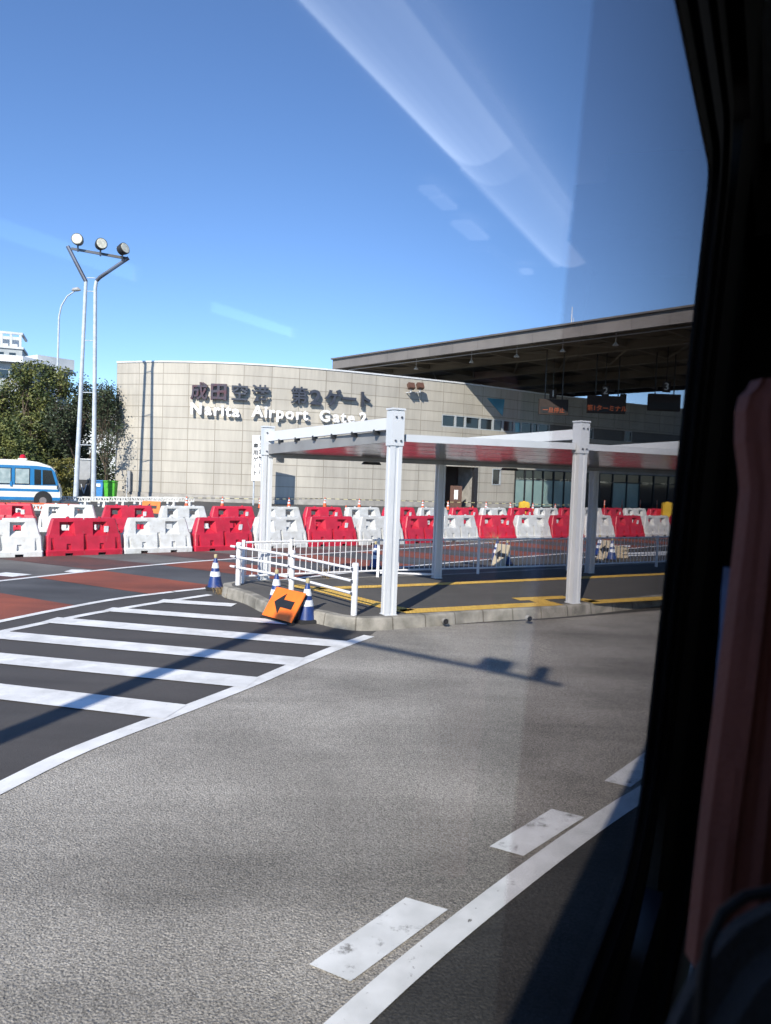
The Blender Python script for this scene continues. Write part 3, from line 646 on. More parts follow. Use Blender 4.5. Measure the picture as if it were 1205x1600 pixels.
# ------------------------------------------------------------------ gate building with the curved facade
wpts = resample([Vector(p+(0,)) for p in ((-20.97, 57.08), (-17.83, 56.05), (-14.84, 55.5), (-11.45, 55.4), (-8.19, 55.9), (-4.43, 57.0), (-.53, 58.75), (3.64, 60.85), (6.08, 62.15), (10.07, 64.85), (14.51, 68.0), (16.8, 69.4), (26.5, 74.6), (40, 81.5))], 6)
WL = [0]
for a, b in zip(wpts, wpts[1:]): WL.append(WL[-1]+(b-a).length)
def WS(s, z=0, off=0):
    p = arcpoint(wpts, min(max(s, 0.001), WL[-1]-.01)); q = arcpoint(wpts, min(max(s+.05, .06), WL[-1]-.005)); r_ = arcpoint(wpts, max(min(s-.05, WL[-1]), .0005)); d = (q-r_).normalized(); nrm = Vector((d.y, -d.x, 0)); return Vector((p.x, p.y, z))+nrm*off, nrm
def WH(x, y):
    d = ray(x, y)
    for i in range(len(wpts)-1):
        a, b = wpts[i], wpts[i+1]; e = b-a; den = d.x*e.y-d.y*e.x
        if abs(den) < 1e-9: continue
        t = (a.x*e.y-a.y*e.x)/den; u = (a.x*d.y-a.y*d.x)/den
        if t > 0 and -1e-6 <= u <= 1.00001: return WL[i]+u*e.length, EYE+d.z*t
    raise ValueError((x, y))
TOP = 10.3; Wt = WL[-1]-.02
bd = empty('gate_building', (0, 60, 0), label='beige tiled airport gate building with curved front wall', cat='building')
def bchild(mb, name, m, **k):
    o = mb.build(name, m, bd, **k); o.location = (0, -60, 0); return o
s_w0, z_w1 = WH(690.6, 647); _, z_w0 = WH(690.2, 666.6)
rc0, zr = WH(694, 728); rc1, _ = WH(747, 733)
sw0, zs1 = WH(769.5, 732); sw1, zs0 = WH(782, 758)
en0, ze1 = WH(805, 733)
PL = .5
opens = [(s_w0, Wt-2, z_w0, z_w1), (rc0, rc1, -.01, zr), (sw0, sw1, zs0, zs1), (en0, Wt-2, -.01, ze1)]
sb = sorted(set([k*.5 for k in range(int(Wt/.5)+1)]+[0, Wt]+[round(o[0], 4) for o in opens]+[round(o[1], 4) for o in opens]))
zbk = sorted(set([-.01, PL, TOP]+[round(o[2], 4) for o in opens]+[round(o[3], 4) for o in opens]))
fw = MB(); pw = MB(); rev = MB()
for a, b in zip(sb, sb[1:]):
    if b-a < 1e-4: continue
    for z0, z1 in zip(zbk, zbk[1:]):
        cs0, cz = (a+b)/2, (z0+z1)/2
        if any(o[0] < cs0 < o[1] and o[2] < cz < o[3] for o in opens): continue
        low = cz < PL; off = .06 if low else 0; pa, _ = WS(a, 0, off); pb, _ = WS(b, 0, off); tgt = pw if low else fw
        tgt.quad(Vector((pa.x, pa.y, z0)), Vector((pb.x, pb.y, z0)), Vector((pb.x, pb.y, z1)), Vector((pa.x, pa.y, z1)), [(a, z0-PL), (b, z0-PL), (b, z1-PL), (a, z1-PL)])
for s0_, s1_, z0, z1 in opens:
    dep = 2.6 if s0_ == rc0 else .22
    for s_, in ((s0_,), (s1_,)):
        p, nn = WS(s_); q = p-nn*dep
        rev.quad((p.x, p.y, z0), (q.x, q.y, z0), (q.x, q.y, z1), (p.x, p.y, z1))
    k = s0_
    while k < s1_-.01:
        k2 = min(k+.5, s1_); p, n1 = WS(k); q, n2 = WS(k2)
        for z in (z0, z1):
            if z > 0: rev.quad((p.x, p.y, z), (q.x, q.y, z), tuple(Vector((q.x, q.y, z))-n2*dep), tuple(Vector((p.x, p.y, z))-n1*dep))
        k = k2
bchild(fw, 'wall', M_facade, recalc=False); bchild(pw, 'plinth', M_concrete, recalc=False); bchild(rev, 'reveals', M_concrete)
cp = MB(); rfm = MB(); ks = [k*.5 for k in range(int(Wt/.5)+1)]
for a, b in zip(ks, ks[1:]):
    pa, na = WS(a, TOP, .06); pb, nb = WS(b, TOP, .06); ia, ib = pa-na*.45, pb-nb*.45; h = Vector((0, 0, .12))
    cp.quad(pa, pb, pb+h, pa+h); cp.quad(pa+h, pb+h, ib+h, ia+h); cp.quad(ia, ib, ib+h, ia+h)
bchild(cp, 'coping', M_trim)
p0, n0 = WS(0.01); pe, ne = WS(Wt)
roofp = [WS(k, TOP-.3, -.3)[0] for k in ks]+[Vector((44, 100, TOP-.3)), Vector((-24, 90, TOP-.3))]
bchild(MB().poly(roofp), 'roof', M_concrete)
sd_ = MB(); sd_.quad((p0.x, p0.y, 0), (-24, 90, 0), (-24, 90, TOP), (p0.x, p0.y, TOP), [(0, -.5), (33, -.5), (33, 9.8), (0, 9.8)]); bchild(sd_, 'side_wall', M_facade)
# dark inner boards: back of the recess, and behind glass
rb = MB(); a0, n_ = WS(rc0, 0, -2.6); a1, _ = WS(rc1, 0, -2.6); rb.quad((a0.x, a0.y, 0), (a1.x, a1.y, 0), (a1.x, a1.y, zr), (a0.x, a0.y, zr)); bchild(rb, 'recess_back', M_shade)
def wall_box(s0_, s1_, z0, z1, off0, off1, name, m):
    mb = MB(); n = max(1, int((s1_-s0_)/1.0+.5))
    for i in range(n):
        a, b = s0_+(s1_-s0_)*i/n, s0_+(s1_-s0_)*(i+1)/n
        P = [WS(a, 0, off0)[0], WS(b, 0, off0)[0], WS(b, 0, off1)[0], WS(a, 0, off1)[0]]
        base = len(mb.v)
        for z in (z0, z1): mb.v += [Vector((p.x, p.y, z)) for p in P]
        mb.f += [(base, base+1, base+2, base+3), (base+4, base+5, base+6, base+7), (base, base+1, base+5, base+4), (base+3, base+2, base+6, base+7)]
        if i == 0: mb.f.append((base, base+3, base+7, base+4))
        if i == n-1: mb.f.append((base+1, base+2, base+6, base+5))
    return bchild(mb, name, m)
# strip of upper windows
mul = [690.6, 712, 727.5, 750.5, 771, 786.5, 804, 815, 833, 842, 860, 878, 896, 929, 941, 958, 978, 989, 1008, 1030, 1056, 1085]
for i, (xa, xb) in enumerate(zip(mul, mul[1:])):
    a, b = WH(xa, 656)[0], WH(xb, 656)[0]
    solid = i >= 10 and i not in (12, 16)
    if solid: wall_box(a, b, z_w0, z_w1, -.12, -.2, 'infill_panel', M_facade if False else M_fascia); continue
    w = wall_box(a+.09, b-.09, z_w0+.09, z_w1-.09, -.1, -.14, 'window', M_glasst if i == 6 else M_glassd)  # one pane carries its teal reflection as colour
    f = MB()
    for s_ in (a+.045, b-.045):
        p, nn = WS(s_, (z_w0+z_w1)/2, -.06); f.box(p, (.09, .12, z_w1-z_w0), Matrix((nn.cross(Vector((0, 0, 1))), nn, Vector((0, 0, 1)))).transposed())
    for z in (z_w0+.045, z_w1-.045):
        p, nn = WS(a+.09, z, -.055); q, _ = WS(b-.09, z, -.055); f.bar(p, q, .11, .088)
    fo = bchild(f, 'frame', M_frame); fo.parent = w; fo.location = (0, 0, 0)
# small ground floor window
w = wall_box(sw0+.08, sw1-.08, zs0+.08, zs1-.08, -.1, -.14, 'window', M_glassd); f = MB()
for s_ in (sw0+.04, sw1-.04):
    p, nn = WS(s_, (zs0+zs1)/2, -.04); f.box(p, (.08, .16, zs1-zs0), rz(math.atan2(nn.y, nn.x)+math.pi/2))
for z in (zs0+.04, zs1-.04):
    p, _ = WS(sw0+.08, z, -.04); q, _ = WS(sw1-.08, z, -.04); f.bar(p, q, .16, .08)
fo = bchild(f, 'frame', M_frame); fo.parent = w; fo.location = (0, 0, 0)
# glazed entrance
ex = [805, 820.5, 833.5, 849, 865.5, 882, 900, 918, 937, 958, 980, 1000, 1022, 1045, 1070]
tz = WH(806, 748)[1]
for i, (xa, xb) in enumerate(zip(ex, ex[1:])):
    a, b = WH(xa, 760)[0], WH(xb, 760)[0]
    w = wall_box(a+.06, b-.06, .12, tz-.06, -.1, -.14, 'door_glass' if i in (2, 3, 9, 10) else 'glazing', M_glassp if (i < 6 or i in (9, 10)) else M_glassd)
    wall_box(a+.06, b-.06, tz+.06, ze1-.06, -.1, -.14, 'transom_glass', M_glassd)
    f = MB()
    for s_ in (a+.03, b-.03):
        p, nn = WS(s_, ze1/2, -.07); f.box(p, (.058, .12, ze1-.02), rz(math.atan2(nn.y, nn.x)+math.pi/2))
    for z in (.06, tz, ze1-.03):
        p, _ = WS(a+.06, z, -.07); q, _ = WS(b-.06, z, -.07); f.bar(p, q, .1, .1 if z == tz else .06)
    fo = bchild(f, 'frame', M_dark); fo.parent = w; fo.location = (0, 0, 0)
# column in front of recess edge, notice stand, teal panel shaped and coloured as a triangle of sunlight
wall_box(rc1-.35, rc1+.02, 0, zr, .02, -.3, 'column', M_dark)
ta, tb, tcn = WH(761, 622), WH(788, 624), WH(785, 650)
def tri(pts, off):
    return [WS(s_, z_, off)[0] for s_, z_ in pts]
t_ = MB(); F1, F0 = tri((ta, tb, tcn), .05), tri((ta, tb, tcn), .003); t_.poly(F1); [t_.quad(F1[i], F1[(i+1) % 3], F0[(i+1) % 3], F0[i]) for i in range(3)]; bchild(t_, 'teal_sun_patch', M_glasst)
st_ = at(712, 786, 62.8); nb_ = empty('notice_stand', (st_.x, st_.y, 0), label='dark notice stand with small white sheet in the recess of the wall', cat='notice stand')
MB().box((0, 0, .9), (1.0, .12, 1.8)).build('board', M_brown, nb_); MB().box((0, -.07, 1.05), (.32, .02, .8)).build('sheet', M_letw, nb_)
# conduit box at the foot of the wall
p, nn = WS(WH(205, 765)[0], 1.25, .25); cbx = empty('wall_cabinet', (p.x, p.y, 0), label='narrow grey cabinet standing at the left foot of the curved wall', cat='cabinet')
MB().box((0, 0, 1.3), (.22, .3, 1.6)).build('door_case', M_cab, cbx); MB().tube([(-.1, -.2, 0), (-.1, -.2, 1.6)], .03, 8).build('conduit', M_trim, cbx)

# lettering
sg = empty('gate_name_lettering', (0, 56, 0), label='raised Japanese and English letters naming Narita Airport Gate 2 on the wall', cat='lettering')
def put(ch, x, y, size, m, bold, depth, off, sx=1.0):
    s_, z_ = WH(x, y); p, nn = WS(s_, z_, off); o = text_obj('letter', ch, size, m, sg, bold, depth, facing(nn), p-Vector((0, 56, 0)), sx=sx); return o
for ch, x, y, m in (('成', 313.5, 614.5, M_letr), ('田', 343.5, 615.5, M_letr), ('空', 375.5, 616.5, M_letd), ('港', 407, 618.5, M_letd), ('第', 466.5, 621, M_letd), ('2', 492, 623.5, M_letd), ('ゲ', 519, 625, M_letd), ('ー', 543.5, 626.5, M_letd), ('ト', 567, 627.5, M_letd)):
    put(ch, x, y-.8, 1.34 if ch != '2' else 1.5, m, .022 if ch in '成空港第' else .04, .11, .27, 1.0 if ch != '2' else 1.25)
def word(w, x0, x1, y0, y1, size):
    # advance widths from the font itself
    c = bpy.data.curves.new('m', 'FONT'); c.size = 1; adv = []
    tmp = bpy.data.objects.new('m', c); col.objects.link(tmp)
    for i in range(1, len(w)+1):
        c.body = w[:i]; bpy.context.view_layer.update(); adv.append(tmp.dimensions.x)
    one = []
    for ch in w: c.body = ch; bpy.context.view_layer.update(); one.append(tmp.dimensions.x)
    bpy.data.objects.remove(tmp); T = adv[-1]
    for i, ch in enumerate(w):
        fx = (adv[i]-one[i]/2)/T; x = x0+(x1-x0)*fx; y = y0+(y1-y0)*fx+.8; s_, z_ = WH(x, y); p, nn = WS(s_, z_, .33)
        cc = text_baseline(ch, size); cc.location = p-Vector((0, 56, 0)); M = facing(nn)
        for v in cc.data.vertices: v.co = M@v.co
def text_baseline(ch, size):
    c = bpy.data.curves.new('lettering', 'FONT'); c.body = ch; c.size = size; c.extrude = .08; c.offset = .034; c.resolution_u = 4
    t = bpy.data.objects.new('m', c); col.objects.link(t); bpy.context.view_layer.update(); me = bpy.data.meshes.new_from_object(t.evaluated_get(bpy.context.evaluated_depsgraph_get())); bpy.data.objects.remove(t)
    xs = [v.co.x for v in me.vertices]; cx = (min(xs)+max(xs))/2
    for v in me.vertices: v.co.x -= cx
    me.materials.clear(); me.materials.append(M_letw); o = bpy.data.objects.new('letter', me); col.objects.link(o); o.parent = sg; return o
word('Narita', 299.5, 375.5, 646, 651, 1.18); word('Airport', 393, 480.5, 650, 656, 1.18); word('Gate', 496.5, 552, 657, 661, 1.18); word('2', 557, 571.5, 660.5, 661.5, 1.18)

# vertical notice board standing in front of the facade
s_, _ = WH(406, 700); pb_, nn = WS(s_, 0, 3.4); za, zz = at(396, 680, pb_.y).z, at(396, 751, pb_.y).z
vb = empty('vertical_sign', (pb_.x, pb_.y, 0), label='tall white board with two columns of Japanese writing standing before the curved wall', cat='sign board')
wS = 1.3; cx_ = at(408.5, 715, pb_.y).x-pb_.x
MB().box((cx_, 0, (za+zz)/2), (wS, .1, za-zz)).build('panel', M_letw, vb)
for x in (-.5, .5): MB().tube([(cx_+x, .12, 0), (cx_+x, .12, za-.2)], .06, 10).build('leg', M_galv, vb, smooth=True)
hS = (za-zz)
for body, xo, z0 in (('第五貨物ビル', -.0, .46), ('専用ゲート', -.40, .29)):
    for i, ch in enumerate(body):
        MT = facing((0, -1, 0))
        if ch == 'ー': MT = MT@Matrix.Rotation(math.pi/2, 3, 'Z')
        text_obj('letter', ch, .37, M_black, vb, .008, .006, MT, (cx_+xo, -.058, zz+hS*(.98-(.5-z0)-.0)-.03-i*hS*.148-(.0 if z0 > .4 else .0)))

# pair of brown floodlights on the wall
for k, x in enumerate((635.5, 649.5)):
    s_, z_ = WH(x, 607); p, nn = WS(s_, z_, .75); t = empty('wall_floodlight', tuple(p), label='%s of the two brown floodlights fixed high on the curved wall' % ('left one', 'right one')[k], cat='floodlight', group='floodlights on the wall')
    M = Matrix((nn.cross(Vector((0, 0, 1))), -nn, Vector((0, 0, 1)))).transposed()@Matrix.Rotation(R(-28), 3, 'X')
    MB().box((0, 0, .12), (.55, .35, .5), M).build('housing', M_brown, t, bevel=.02); MB().box(M@Vector((0, -.19, .12)), (.46, .02, .4), M).build('lens', M_glassd, t)
    MB().tube([Vector((0, 0, -.15)), Vector((0, 0, -.35)), -nn*.74+Vector((0, 0, -.35))], .05, 8).build('bracket', M_trim, t)

# ------------------------------------------------------------------ checkpoint canopy
ZT = 13.3; LT, RT = G(520, 562, ZT), G(1080, 480, ZT); e = (RT-LT).normalized(); nv = Vector((-e.y, e.x, 0)); nv = nv if nv.y > 0 else -nv
Lc = (RT-LT).length+16; DEP = 31; ZB = 12.42
cn = empty('checkpoint_canopy', (LT.x, LT.y, 0), label='huge flat brown roofed checkpoint canopy behind the curved building', cat='canopy')
def cchild(mb, name, m, **k):
    o = mb.build(name, m, cn, **k); o.location = (-LT.x, -LT.y, 0); return o
def cpnt(a, b, z): q = LT+e*a+nv*b; return Vector((q.x, q.y, z))
def pan(P, Q, z0, z1, th):
    d = (Q-P); L = d.length; mb = MB(); nn = Vector((-d.y, d.x, 0)).normalized()*th
    a, b = up(P, z0), up(Q, z0); c_, d_ = up(Q, z1), up(P, z1); mb.quad(a, b, c_, d_, [(0, 1), (L, 1), (L, 2), (0, 2)])
    mb.quad(a+nn, b+nn, c_+nn, d_+nn, [(0, 1), (L, 1), (L, 2), (0, 2)]); mb.quad(a, b, b+nn, a+nn); mb.quad(d_, c_, c_+nn, d_+nn); return mb
cchild(pan(cpnt(0, 0, 0), cpnt(Lc, 0, 0), ZB, ZT, .3), 'fascia', M_fascia)
cchild(pan(cpnt(0, 0.3, 0), cpnt(0, DEP, 0), ZB, ZT-.002, -.3), 'end_fascia', M_fascia)
cchild(pan(cpnt(0, DEP, 0), cpnt(Lc, DEP, 0), ZB+.05, ZT, -.3), 'rear_fascia', M_shade)
cchild(MB().bar(cpnt(-.05, -.06, ZT+.05), cpnt(Lc, -.06, ZT+.05), .3, .12), 'roof_edge', M_fascia)
dk_ = MB(); dk_.quad(cpnt(0, .2, ZT-.12), cpnt(Lc, .2, ZT-.12), cpnt(Lc, DEP, ZT-.12), cpnt(0, DEP, ZT-.12)); cchild(dk_, 'deck', M_deck)
tpq = MB(); tpq.quad(cpnt(0, .2, ZT-.02), cpnt(Lc, .2, ZT-.02), cpnt(Lc, DEP, ZT-.02), cpnt(0, DEP, ZT-.02)); cchild(tpq, 'roof_sheet', M_concrete)
for b in (6.5, 13, 20, 27): # long girders
    mb = MB(); mb.bar(cpnt(.3, b, 12.8), cpnt(Lc-.2, b, 12.8), .25, .66); mb.bar(cpnt(.3, b, 12.44), cpnt(Lc-.2, b, 12.44), .5, .06); cchild(mb, 'girder', M_girder)
k = 1.6
while k < Lc:
    mb = MB(); mb.bar(cpnt(k, .4, 12.88), cpnt(k, 6.3, 12.88), .18, .46); mb.bar(cpnt(k, 6.7, 12.88), cpnt(k, 12.8, 12.88), .18, .46); mb.bar(cpnt(k, 13.2, 12.88), cpnt(k, DEP-.4, 12.88), .18, .46); cchild(mb, 'cross_girder', M_girder); k += 5.1
br2 = MB(); k = 1.6
while k+5.1 < Lc:
    br2.bar(cpnt(k, .6, 12.6), cpnt(k+5.1, 6.2, 12.6), .1, .12); br2.bar(cpnt(k+5.1, 6.8, 12.6), cpnt(k, 12.7, 12.6), .1, .12); k += 5.1
cchild(br2, 'bracing', M_girder)
pp = MB(); pp.tube([cpnt(.5, 1.6, 12.5), cpnt(Lc, 1.6, 12.5)], .05, 6); cchild(pp, 'pipe', M_galv)
for k in (26.5, 30.5):
    mb = MB(); q = cpnt(k+8, 22, 0); mb.box((q.x, q.y, 6), (.7, .7, 12), rz(math.atan2(e.y, e.x))); cchild(mb, 'column', M_shade)
for a, b in ((9, 2.4), (15.5, 2.4), (20.3, 2.2), (24.5, 2.2), (28.8, 2.2)):
    q = cpnt(a, b, 12.2); mb = MB(); mb.tube([q+Vector((0, 0, .9)), q], .03, 6); mb.lathe([(.05, 0), (.22, -.22), (.2, -.24)], tuple(q), 12); cchild(mb, 'pendant_lamp', M_trim)
q = G(893, 503, ZT); am = MB(); q = LT+e*((893-520)/560*35); 
# antenna: point of roof edge seen at x=893
best = min((abs((lambda P: 602.5+FPX*(P-EYEP).dot(Rv)/(P-EYEP).dot(Fv))(cpnt(t*.1, .5, ZT))-893), t*.1) for t in range(0, 400))[1]
q = cpnt(best, .5, ZT); am = MB(); am.tube([q, q+Vector((0, 0, 1.35))], [.05, .025], 8); am.tube([q+Vector((.14, 0, 0)), q+Vector((.14, 0, .6))], .02, 6); cchild(am, 'antenna', M_trim)
# header beam carrying lane numbers and message boards
Yh = 60.0
def hang(x0, x1, y0, y1, Y, label, txt, m, idx):
    c = at((x0+x1)/2, (y0+y1)/2, Y); w = abs((at(x1, y0, Y)-at(x0, y0, Y)).x); h = abs((at(x0, y0, Y)-at(x0, y1, Y)).z); t = empty('message_board', tuple(c), label=label, cat='message board', group='message boards under the canopy')
    MB().box((0, 0, 0), (w, .4, h)).build('case', M_shade, t)
    mm = MB(); mm.box((0, -.21, -h*.22), (w*.9, .02, h*.4)); mm.build('display', M_black, t)
    for x in (-w*.3, w*.3): MB().tube([(x, 0, h/2), (x, 0, 12.8-c.z)], .05, 6).build('hanger', M_dark, t)
    if txt: text_obj('lettering', txt, h*.36, m, t, .01, .01, facing((0, -1, 0)), (0, -.235, -h*.24))
    return t
hang(842, 887, 624, 648, 58.5, 'leftmost hanging message board showing amber stop text under the canopy', '一旦停止', M_redamb, 0)
hang(918, 977, 619, 646, 59, 'middle hanging message board with red terminal text under the canopy', '第1ターミナル', M_redamb, 1)
hang(1013, 1062, 616, 642, 58, 'rightmost hanging message board with very dim text beside the bus pillar', None, M_reddim, 2)
for k, (x, y, n_) in enumerate(((864.5, 615.5, '1'), (946.5, 611, '2'), (1042, 604.5, '3'))):
    p = at(x, y, (62.5, 59, 56)[k]); t = empty('lane_number', tuple(p), label='white lane number %s hung on a plate below the canopy' % n_, cat='lane number', group='lane numbers under the canopy')
    MB().box((0, .06, 0), (.6, .05, .8)).build('plate', M_shade, t); text_obj('numeral', n_, .75, M_num, t, .012, .01, facing((0, -1, 0)), (0, .02, 0)); MB().tube([(0, .1, .3), (0, .1, 12.9-p.z)], .03, 6).build('hanger', M_dark, t)
# roof plant on the wing behind
for x0, x1, y0, label in ((984, 991, 623, 'small dark roof vent standing on the shaded wing parapet'),):
    s_, _ = WH(987, 640); p, nn = WS(s_, TOP, -1.2); t = empty('roof_vent', tuple(p), label=label, cat='roof vent'); MB().box((0, 0, .55), (.5, .5, 1.1)).build('casing', M_shade, t); mb = MB(); [mb.bar(Vector((x, 0, 1.1)), Vector((x+.2, 0, 1.7)), .06, .06) for x in (-.15, .1)]; mb.build('pipes', M_dark, t)

# ------------------------------------------------------------------ twin floodlight mast
YL = 50.0
tl = empty('floodlight_mast', tuple(up(at(132, 780, YL), 0)), label='tall twin legged white floodlight mast spreading into a Y with three lamps', cat='lamp post')
o0 = Vector(tl.location)
def L3(x, y, Y=YL): return at(x, y, Y)-o0
bL, bR = L3(118.3, 781), L3(146.2, 781); bL.z = bR.z = 0
MB().tube([bL, L3(126.5, 609), L3(134.3, 440)], [.17, .13, .115], 14).build('leg', M_galv, tl, smooth=True)
MB().tube([bR, L3(148, 609), L3(149, 450), L3(151, 439)], [.17, .13, .115, .11], 14).build('leg', M_galv, tl, smooth=True)
MB().tube([L3(134.4, 440), L3(106, 385)], .13, 10).build('arm', M_bolt, tl, smooth=True); MB().tube([L3(151, 439), L3(156, 433.5), L3(201, 403)], .12, 10).build('arm', M_bolt, tl, smooth=True)
MB().bar(L3(112, 388.5), L3(199, 404), .14, .16).build('crossbar', M_dark, tl)
for y, xa, xb in ((434, 136, 149), (455, 136, 148), (532, 133, 147.5), (613, 129, 147), (695, 126, 146)): MB().tube([L3(xa, y), L3(xb, y+.5)], .03, 6).build('rung', M_galv, tl)
for (x, y), yaw, dn in (((125, 377.5), 10, 2), ((160, 384.5), 38, 4), ((194, 392), 62, 14)):
    c = L3(x, y)+Vector((0, -.3, 0)); M = rz(R(yaw))@Matrix.Rotation(R(-dn), 3, 'X'); f = M@Vector((0, -1, 0))
    h = MB().tube([c-f*.32, c-f*.2, c+f*.1, c+f*.26, c+f*.28], [.18, .32, .375, .375, .36], 20).build('lamp_head', M_dark, tl, smooth=True)
    MB().tube([c+f*.281, c+f*.30], [.33, .31], 20).build('lens', M_lens, h, smooth=True)
    MB().tube([c-Vector((0, 0, .35)), c-Vector((0, 0, .75))], .06, 8).build('yoke', M_dark, h)
# arched street lamp behind the trees
Ya = 76; b = up(at(88, 700, Ya), 0); al = empty('street_lamp', tuple(b), label='slim grey street lamp with curved arm behind the left tree', cat='street lamp')
pts = [at(87.5, 700, Ya)-b, at(89.5, 600, Ya)-b, at(92.3, 495, Ya)-b, at(96, 478, Ya)-b, at(105, 463, Ya)-b, at(116, 455.5, Ya)-b]; pts[0] = Vector((pts[0].x-.1, 0, 0))
MB().tube(pts, [.14, .11, .09, .08, .07, .06], 10).build('pole', M_galv, al, smooth=True)
c = at(120, 452.5, Ya)-b; MB().tube([c-Vector((.5, 0, .12)), c-Vector((.3, 0, .02)), c+Vector((.15, 0, .04)), c+Vector((.42, 0, -.04))], [.08, .2, .22, .06], 12).build('lamp_head', M_cab, al, smooth=True)

# mast with a long arm beside the bus, its shadow crosses the hatching
HH = 8.6; kx = HH/math.tan(R(SUN_EL)); sx_, sy_ = math.sin(R(SUN_AZ))*kx, math.cos(R(SUN_AZ))*kx
a0, a1 = G(432, 978), G(878, 1071); pa = Vector((a0.x-sx_, a0.y-sy_, 0)); pb2 = Vector((a1.x-sx_, a1.y-sy_, 0))
sm_ = empty('signal_mast', tuple(pa), label='pole with a long horizontal arm carrying box units, shadow only crosses the hatching', cat='mast')
MB().tube([(0, 0, 0), (0, 0, HH+.3)], [.17, .12], 14).build('pole', M_galv, sm_, smooth=True)
ar = pb2-pa; MB().tube([Vector((-ar.x*.06, -ar.y*.06, HH)), Vector((ar.x, ar.y, HH))], [.075, .055], 10).build('arm', M_galv, sm_, smooth=True)
for t, w, h in ((.0, .4, .25), (.235, .42, .3), (.80, .43, .32), (.935, .16, .36)):
    p = ar*t; MB().box((p.x, p.y, HH+.08+h/2), (w, .16, h), rz(math.atan2(ar.y, ar.x))).build('box_unit', M_cab, sm_)

# ------------------------------------------------------------------ police style minibus
YB = 41.0; nose = at(96, 785, YB); mbx = empty('minibus', (nose.x, YB, 0), label='cream and blue minibus with pale curtains and a red roof beacon', cat='minibus')
def pl(x, y): q = at(x, y, YB); return (q.x-nose.x, q.z)
Lb = 6.9; Wb = 2.0
side_ = [(-Lb, .38), pl(-999, 0)] if False else None
def px2(x, y): return pl(x, y)
x_n = 0.0
prof_low = [(-Lb, .35), (-.12, .35), (-.0, .5), (-.02, .8), px2(93.5, 775)]
belt = px2(92, 757)[1]; z_top = px2(50, 719)[1]
fr_top = px2(82.5, 733)
body_prof = [(-Lb, .36), (-.08, .36), (0, .48), (px2(95, 775)[0], .95), (px2(92.5, 757)[0], belt), (px2(86.5, 737)[0], px2(86.5, 737)[1]), (px2(80, 729)[0], px2(80, 729)[1]), (px2(60, 722)[0], px2(60, 722)[1]), (px2(35, 719.3)[0], z_top), (-Lb+.3, z_top), (-Lb, z_top-.3)]
o = MB().prism(body_prof, Wb, None, (0, Wb/2, 0)).build('body', M_buscream, mbx, bevel=.05, smooth=True)
zb0, zb1 = px2(50, 757.5)[1], px2(50, 727.5)[1]
band_ = [(-Lb+.02, zb0), (px2(91.5, 757)[0], zb0), (px2(86, 737)[0], px2(86, 737)[1]), (px2(80.5, 731)[0], px2(80.5, 731)[1]), (px2(60, 727.5)[0], zb1), (-Lb+.02, zb1)]
MB().prism(band_, .012, None, (0, -.006, 0)).build('window_band', M_busblue, mbx)
zl = px2(50, 776)[1]; MB().prism([(-Lb+.02, .4), (-.1, .4), (-.05, zl), (-Lb+.02, zl)], .012, None, (0, -.006, 0)).build('lower_stripe', M_busblue, mbx)
za_, zb_ = px2(40, 766.8)[1], px2(40, 763)[1]; MB().prism([(-Lb+.02, za_), (-.12, za_), (-.14, zb_), (-Lb+.02, zb_)], .012, None, (0, -.006, 0)).build('belt_stripe', M_busblue, mbx)
wz0, wz1 = px2(30, 756)[1], px2(30, 731)[1]
for xa, xb in ((-60, -30), (-26, 0), (-1, 21), (26, 48.5)):
    a, b = px2(xa, 740)[0], px2(xb, 740)[0]; w = MB().box(((a+b)/2, -.016, (wz0+wz1)/2), (b-a, .02, wz1-wz0)).build('window', M_glassd, mbx)
    cu = MB(); n = 22; pts = [(a+.04+(b-a-.08)*i/n, -.031-.008*(i % 2)) for i in range(n+1)]
    for p, q in zip(pts, pts[1:]): cu.quad((p[0], p[1], wz0+.05), (q[0], q[1], wz0+.05), (q[0], q[1], wz1-.04), (p[0], p[1], wz1-.04))
    cu.build('curtain', M_curtain, w)
for q in ([(55, 757), (65, 757), (65, 734), (55, 733)], [(67.5, 757), (87.5, 757), (81, 735), (67.5, 734)]):
    MB().prism([px2(*c) for c in q], .02, None, (0, -.018, 0)).build('window', M_glassd, mbx)
MB().quad((px2(92.5, 757)[0]+.015, .1, belt), (px2(92.5, 757)[0]+.015, Wb-.1, belt), (px2(86.5, 737)[0]+.02, Wb-.15, px2(86.5, 737)[1]), (px2(86.5, 737)[0]+.02, .15, px2(86.5, 737)[1])).build('windscreen', M_glassd, mbx)
for x in (68, -75):
    cx2 = px2(x, 785)[0]
    MB().tube([(cx2, -.02, .42), (cx2, .1, .42)], .5, 24).build('wheel_arch', M_black, mbx)
    w = MB().tube([(cx2, -.03, .38), (cx2, .2, .38)], .37, 24).build('wheel', M_tyre, mbx, smooth=True); MB().tube([(cx2, -.045, .38), (cx2, .0, .38)], [.19, .22], 20).build('rim', M_rim, w, smooth=True)
bx = px2(36.5, 717)[0]; MB().box((bx, .6, z_top+.04), (.5, .5, .08)).build('beacon_base', M_buscream, mbx, bevel=.02); MB().lathe([(.17, 0), (.17, .12), (.1, .2), (.02, .22)], (bx, .6, z_top+.08), 16).build('beacon', M_beacon, mbx, smooth=True)
MB().box((px2(90, 761)[0], -.1, px2(90, 761)[1]), (.06, .12, .2)).build('mirror', M_dark, mbx)
MB().box((px2(20.5, 759)[0], -.03, px2(20.5, 755)[1]), (.12, .04, .25)).build('hinge_box', M_busblue, mbx)

mbx.rotation_euler.z = R(22); mbx.scale = (.93, 1, 1)
